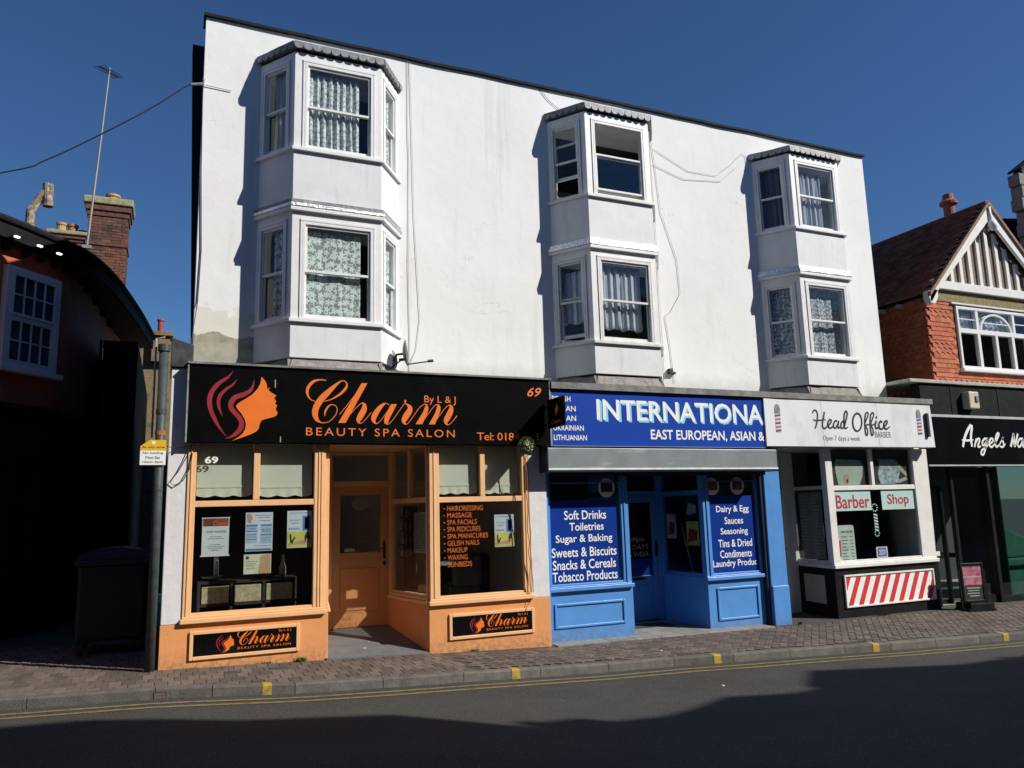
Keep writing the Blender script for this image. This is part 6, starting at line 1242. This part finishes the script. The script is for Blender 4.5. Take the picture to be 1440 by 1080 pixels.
# alley end, low brick walls beyond
YB = mat('yellow_stock_brick', (.21, .165, .085), .9, var=.3, vs=30, bmp=.5, bs=40, dirt=((.10, .08, .05), 6, .5, .7))
eh = thing('alley_end_house', 'yellow brick house closing the far end of the alley', 'house', (-1, 13.5, 0)); obj('wall', B().box(-1.6, .6, 13.5, 14.5, -.3, 6.6), YB, eh)
obj('chimney_stack', B().box(-.62, -.16, 13.3, 13.9, 6.0, 6.72).box(-.70, -.08, 13.22, 13.98, 6.72, 6.84), YB, eh, bev=.01); obj('chimney_pot', B().lathe([(.09, 0), (.075, .05), (.075, .36), (.1, .38), (.1, .42)], (-.42, 13.6, 6.83), 12), mat('red_pot', (.30, .05, .05), .7), eh)
obj('front_wing', B().box(-1.25, -.66, 6.2, 13.45, -.3, 5.02), TAR, cur)
obj('lean_to_wall', B().box(-1.2, -.9, 10, 13.49, -.3, 5.0), mat('alley_brick_dark', (.09, .06, .05), .9), eh)
# bin
bn = thing('waste_container', 'large dark wheeled waste container with blue lid standing in the alley', 'bin', (-.62, 1.9, 0))
BINM = mat('dark_bin_plastic', (.014, .015, .017), .5, var=.1)
obj('body', B().slab([(-1.02, 1.5), (-.22, 1.5), (-.22, 2.3), (-1.02, 2.3)], .16, 1.12), BINM, bn, bev=.04)
obj('rim', B().box(-1.06, -.18, 1.46, 2.34, 1.10, 1.17), BINM, bn, bev=.02)
b = B(Matrix.Translation((-.62, 1.9, 0))); b.prism([(.43*math.cos(q_), 1.175+.14*math.sin(q_)) for q_ in [math.pi*k/12 for k in range(13)]], -.42, .42); obj('lid', b, mat('navy_lid', (.012, .018, .05), .5), bn)
for x, y in ((-.95, 1.56), (-.29, 1.56), (-.95, 2.24), (-.29, 2.24)):
    w = obj('wheel', B().tube([(x-.025, y, .08), (x+.025, y, .08)], .08, 14), CABLE, bn); obj('fork', B().box(x-.04, x-.028, y-.02, y+.02, .07, .17), BINM, w)
# drain pipe pole with parking plate
pp = thing('pipe_post', 'scuffed grey green post running up beside the white pier', 'post', (-.12, -.03, 0))
obj('shaft', B().tube([(-.125, -.04, -.02), (-.125, -.04, 3.62)], .052, 14), PIPE, pp, smooth=True)
obj('collar', B().tube([(-.125, -.04, 2.87), (-.125, -.04, 2.93)], .058, 14), PIPE, pp); obj('collar', B().tube([(-.125, -.04, 3.62), (-.125, -.04, 3.70)], .068, 14), PIPE, pp); obj('rusty_band', B().tube([(-.125, -.04, 2.62), (-.125, -.04, 2.68)], .056, 14), RUST, pp)
obj('collar', B().tube([(-.125, -.04, 1.98), (-.125, -.04, 2.0)], .056, 14), PIPE, pp)
obj('side_conduit', B().tube([(-.215, .0, 2.6), (-.215, .0, 3.78), (-.12, .0, 3.80)], .012, 6), CABLEW, pp)
pk = thing('parking_plate', 'yellow and white parking restriction plate on the grey post', 'sign', (-.2, -.1, 2.28))
obj('white_plate', B().prism(rc(-.325, -.055, 2.275, 2.44, .0), -.112, -.104), WHT, pk, bev=.001)
obj('yellow_plate', B().prism([(-.325, 2.441), (-.055, 2.441), (-.055, 2.562), (-.23, 2.562), (-.325, 2.49)], -.112, -.104), YEL, pk, bev=.001)
obj('plate_clip', B().box(-.16, -.09, -.1035, -.09, 2.3, 2.33).box(-.16, -.09, -.1035, -.09, 2.5, 2.53), ALU, pk)
obj('pale_disc', B().prism([(-.19+.02*math.cos(q_), 2.53+.02*math.sin(q_)) for q_ in [2*math.pi*k/12 for k in range(12)]], -.1145, -.1125), WHT, pk)
text('lettering', 'At any time', -.31, -.07, 2.462, 2.492, -.1128, INK, pk)
for s, a, c, z in (('No loading', -.295, -.085, 2.395), ('Mon-Sat', -.265, -.115, 2.345), ('10am-4pm', -.295, -.085, 2.292)): text('lettering', s, a, c, z, z+.032, -.1128, INK, pk)

# ================================================================ SMALL THINGS ON THE FACADE
tp = thing('topiary_ball', 'round clipped leafy ball on a twisted stem at the right window of the salon', 'plant', (4.5, -.2, .5))
BX = mat('variegated_leaf', (.13, .20, .06), .6, var=.2, island=.6, vs=9); BX2 = mat('pale_leaf_edge', (.62, .66, .42), .6, island=.3)
bl, b2 = B(), B(); c0 = Vector((4.46, -.27, 2.525)); rl = random.Random(11)
for k in range(1500):
    d = Vector((rl.gauss(0, 1), rl.gauss(0, 1), rl.gauss(0, 1))).normalized(); r_ = .115*(1-.25*rl.random()**2)+.012*rl.random(); p = c0+d*r_
    a = d.cross(Vector((rl.random(), rl.random(), rl.random()))).normalized()*.011; e = (d.cross(a).normalized()*.006+d*.005)
    (b2 if rl.random() < .42 else bl).add([p-a, p-e*.9, p+a, p+e], [(0, 1, 2, 3)])
obj('foliage', bl, BX, tp, kind='stuff'); obj('pale_foliage', b2, BX2, tp, kind='stuff')
obj('inner_twigs', B().lathe([(.02, -.08), (.07, -.05), (.085, 0), (.07, .05), (.02, .08)], tuple(c0), 10), mat('dark_twig', (.04, .035, .02), .9), tp)  # solid dark brown core inside the leaves
def wig(p0, p1, n, amp, seed):
    rr = random.Random(seed); p0, p1 = Vector(p0), Vector(p1); return [p0.lerp(p1, i/n)+Vector((rr.uniform(-amp, amp), rr.uniform(-amp, amp)*.5, 0)) for i in range(n+1)]
STEM = mat('dry_stem', (.22, .13, .06), .8)
for s_, dx in ((1, .0), (2, .035)): obj('stem', B().tube(wig((4.47+dx*.5, -.16, 2.43), (4.56+dx, -.055, .54), 14, .012, s_), .006, 6), STEM, tp)
tag(obj('hanging_flex', B().tube([(4.56, -.05, .5), (4.53, -.045, .40), (4.50, -.03, .36), (4.48, -.035, .30)], .004, 5), CABLE, loc=(4.5, -.04, .4)), 'short loose wire hanging below the right salon sill', 'wire')
# satellite dishes
def dish(name, label, c, ax, r0, arm, m):
    t = thing(name, label, 'satellite dish', c); ax = Vector(ax).normalized(); Mq = Matrix.Translation(c) @ ax.to_track_quat('Z', 'Y').to_matrix().to_4x4()
    b = B(Mq); n = 24; v = [(0, 0, -.05)]
    for j in range(1, 6):
        for k in range(n): q_ = 2*math.pi*k/n; rr = r0*j/5; v.append((rr*math.cos(q_), rr*1.08*math.sin(q_), -.05+.05*(j/5)**2))
    f = [(0, 1+k, 1+(k+1) % n) for k in range(n)]+[(1+(j-1)*n+k, 1+j*n+k, 1+j*n+(k+1) % n, 1+(j-1)*n+(k+1) % n) for j in range(1, 5) for k in range(n)]
    b.add(v, f); o = obj('reflector', b, m, t, smooth=True); s_ = o.modifiers.new('thickness', 'SOLIDIFY'); s_.thickness = .008
    obj('arm', B().tube([Vector(c)-Vector((0, 0, r0*.9)), Vector(arm)], .009, 6), CABLE, t); obj('feed_horn', B().tube([Vector(arm)-Vector((.03, 0, 0)), Vector(arm)+Vector((.04, 0, .01))], .02, 8), CABLE, t)
    obj('mount', B().tube([Vector(c)-ax*.05, Vector(c)-ax*.14, Vector((c[0]-.1, .5, c[2]-.1))], .016, 6), CABLE, t)
dish('satellite_dish', 'dark satellite dish seen edge on, with its arm pointing right', (2.885, .12, 3.80), (.93, -.37, .10), .17, (3.17, -.02, 3.68), mat('grey_dish', (.12, .12, .125), .5))
dish('satellite_dish', 'round grey satellite dish behind the edge-on one, against the bay foot', (2.69, .28, 3.74), (.5, -.86, .1), .15, (2.80, .10, 3.70), mat('pale_grey_dish', (.22, .225, .23), .5))
# cables
def cable(name, label, pts, r_=.005, m=CABLE): tag(obj(name, B().tube(pts, r_, 5), m, loc=tuple(pts[0])), label, 'cable')
def sag(p0, p1, s_, n=16):
    p0, p1 = Vector(p0), Vector(p1); return [p0.lerp(p1, i/n)-Vector((0, 0, s_*4*(i/n)*(1-i/n))) for i in range(n+1)]
cable('overhead_cable', 'thick black overhead cable swinging left from the top corner of the white building', crom([(.05, .6, 7.43), (-.05, .6, 7.36), (-.42, .6, 7.0), (-.93, .6, 6.57), (-1.55, .6, 6.09), (-2.04, .6, 5.83), (-4.5, .6, 4.95), (-9.5, .6, 4.6)], 5), .010)
tag(obj('cable_hook', B().tube([(.05, .55, 7.40), (.2, .53, 7.43), (.2, .52, 7.5)], .02).tube([(.2, .53, 7.42), (.55, .535, 7.40)], .006), mat('galvanised', (.55, .55, .55), .4, .5), loc=(.1, .55, 7.4)), 'small bright cable bracket on the top left corner of the white building', 'bracket')
F_ = .535
cable('wall_cable', 'thin dark cable running down the left edge of the white wall', [(.19, F_, 7.3), (.21, F_, 6.2), (.25, F_, 5.1), (.23, F_, 4.4), (.16, .4, 3.7), (.17, .1, 3.55)], .007)
cable('wall_cable', 'cable dropping straight beside the right side of the left bay', wig((3.04, F_, 8.4), (3.04, F_, 3.62), 9, .008, 4), .0042, CABLEW)
cable('wall_cable', 'looping cable just right of the left bay', [(3.07, F_, 8.4), (3.10, F_, 7), (3.12, F_, 6), (3.17, F_, 5), (3.20, F_, 4.4), (3.14, F_, 3.95), (3.05, F_, 3.75)], .0036, CABLEW)
cable('wall_cable', 'cable curving down right of the middle bay', [(7.36, F_, 7.9), (7.42, F_, 7.4), (7.48, F_, 6.6), (7.75, F_, 5.8), (7.78, F_, 5.2), (7.55, F_, 4.85), (7.44, F_, 4.78), (7.50, F_, 4.3), (7.55, F_, 3.65)], .0042, CABLEW)
cable('wall_cable', 'straight cable down the right edge of the middle bay', wig((7.34, F_, 7.9), (7.36, F_, 3.7), 9, .006, 8), .0042, CABLEW)
cable('wall_cable', 'upper cable slung between the middle and right bays', [(7.40, F_, 7.75), (8.1, F_, 7.45), (8.7, F_, 7.45), (9.1, F_, 7.75), (9.33, F_, 7.98), (9.43, F_, 7.95), (9.46, F_, 7.6)], .0036, CABLEW)
cable('wall_cable', 'lower cable slung between the middle and right bays', [(7.38, F_, 7.45), (8.0, F_, 7.28), (8.8, F_, 7.36), (9.2, F_, 7.7)], .004, CABLEW)
cable('wall_cable', 'short cables over the roof of the middle bay', [(5.25, F_, 8.42), (5.4, F_, 8.25), (5.6, F_, 8.12), (5.75, .45, 8.06)], .004)
tag(obj('junction_clip', B().box(7.43, 7.49, .47, .548, 3.80, 3.88).box(7.50, 7.55, .48, .548, 3.79, 3.83), CABLE, loc=(7.45, .5, 3.8)), 'tiny black cable junction low on the wall right of the middle bay', 'junction box')
cable('loose_wire', 'black wires drooping from the sign corner across the white pier', [(.22, -.03, 2.52), (.16, -.03, 2.36), (.08, -.02, 2.2), (-.0, -.02, 2.08), (.05, -.02, 2.04), (.14, -.03, 2.1), (.21, -.03, 2.25), (.23, -.03, 2.42)], .006)
cable('loose_wire', 'thin wire crossing from the parking plate to the sign', [(-.06, -.1, 2.49), (.06, -.03, 2.475), (.18, -.03, 2.5)], .004)
# weeds at the wall foot
WEED = mat('weed_green', (.10, .16, .025), .7, var=.3, island=.4)
def weed(x, y, w, n, h, label, seed):
    rr = random.Random(seed); b = B()
    for k in range(n):
        px_, py_ = x+rr.gauss(0, w*.35), y+rr.uniform(-.03, .02); z0 = pz(px_, py_); a = rr.uniform(0, 6.28); hh = h*rr.uniform(.4, 1); l = rr.uniform(.3, 1)*hh; dx, dy = math.cos(a)*l, -abs(math.sin(a))*l; s_ = Vector((-math.sin(a), math.cos(a), 0))*.004
        p = Vector((px_, py_, z0)); q_ = p+Vector((dx*.5, dy*.5, hh*.8)); e = p+Vector((dx, dy, hh)); b.add([p-s_, p+s_, q_+s_*1.3, e, q_-s_*1.3], [(0, 1, 2, 3, 4)])
    tag(obj('weed_tuft', b, WEED, loc=(x, y, pz(x, y))), label, 'weeds')
weed(1.50, -.04, .10, 90, .06, 'bright green weed tuft below the right end of the left salon plinth', 1)
weed(1.12, -.03, .14, 60, .025, 'low flat weeds between the two covers at the salon plinth', 2)
weed(3.72, -.04, .1, 50, .03, 'tiny weeds at the foot of the right salon plinth', 3); weed(9.22, -.06, .05, 40, .05, 'small weed at the foot of the blue pilaster', 4); weed(11.15, .02, .22, 120, .03, 'mossy weeds along the foot of the barber plinth', 5)
# small litter on the ground
LIT = mat('white_litter', (.6, .6, .57), .8); rr = random.Random(21)
for k, (x, y) in enumerate([(2.35, .3), (2.45, .55), (6.0, -.95), (5.6, -2.7)]):
    z = (fz(x, y) if y > .1 else pz(x, y) if y > kf(x) else road_z(x, y)); tag(obj('litter_scrap', B().add([(x, y, z+.006), (x+.03, y+.01, z+.012), (x+.035, y+.035, z+.005), (x+.004, y+.03, z+.012), (x, y, z), (x+.03, y+.01, z+.002), (x+.035, y+.035, z), (x+.004, y+.03, z+.002)], [(0,1,2,3), (7,6,5,4), (0,4,5,1), (1,5,6,2), (2,6,7,3), (3,7,4,0)]), LIT, loc=(x, y, z)),
        ['white scrap on the salon step nearest the street', 'white scrap deeper on the salon step', 'white scrap on the footway before the blue shop', 'white scrap lying on the road'][k], 'litter')

# ================================================================ OPPOSITE SIDE OF THE STREET (behind the camera; throws the shade on the road)
OW = mat('opposite_brick', (.16, .10, .075), .9, var=.2, vs=4); OG = mat('opposite_glass_dark', (.02, .02, .025), .15); OT = mat('opposite_trim', (.5, .5, .48), .6)
struct('opposite_footway', B().box(-60, 60, -11.45, -9.0, -.6, -.10), FLAG)
OB = [(-16, -8, [(-16, 8.2), (-8, 8.2)]), (-8, 0.5, [(-8, 9.0), (.5, 9.0)]), (.52, 11.4, [(.52, 9.9), (9.0, 10.15), (9.8, 10.0), (10.4, 9.35), (11.4, 9.0)]),
      (11.42, 15.2, [(11.42, 7.92), (12.6, 7.88), (13.3, 8.05), (14.1, 8.3), (14.6, 8.1), (15.2, 8.15)]), (15.22, 18.6, [(15.22, 8.3), (16.6, 8.95), (17.9, 8.35), (18.6, 8.35)]), (18.62, 24, [(18.62, 8.1), (20, 8.1), (21.3, 8.9), (22.6, 8.1), (24, 8.1)]), (24.02, 40, [(24.02, 8.6), (40, 8.6)])]
OB = [(a, c, [(x, (z+.2)*1.062-.2) for x, z in t_]) for a, c, t_ in OB]
for i, (a, c, top) in enumerate(OB):
    t = thing('opposite_house', ['low brick house at the far left across the street', 'brick house left of the viewer across the street', 'tall brick house directly behind the viewer', 'brick house with stepped gable across the street', 'brick house with a small pointed gable across the street', 'brick house with a wide gable across the street', 'long brick house at the far right across the street'][i], 'house', (a, -11.5, 0))
    obj('wall', B().prism([(a, -.5)]+top+[(c, -.5)], -19, -11.5), OW, t)
    nwin = max(1, int((c-a)/2.2)); 
    for k in range(nwin):
        x = a+(c-a)*(k+.5)/nwin
        for z in (3.6, 5.9): w = obj('window', B().frame(x-.5, x+.5, z, z+1.4, .08, -11.499, -11.44), OT, t); obj('pane', B().box(x-.42, x+.42, -11.498, -11.47, z+.08, z+1.32), OG, w)
        obj('shop_pane', B().box(x-.85, x+.85, -11.498, -11.45, .2, 2.5), OG, t)
for x, h, lab in ((12.0, 9.1, 'small chimney on the stepped gable house across the street'), (19.2, 9.3, 'chimney on the wide gable house across the street')): tag(obj('opposite_chimney', B().box(x, x+.5, -12.4, -11.9, 7.5, h).lathe([(.1, 0), (.09, .3)], (x+.25, -12.15, h), 10), OW, loc=(x, -12, 8)), lab, 'chimney')
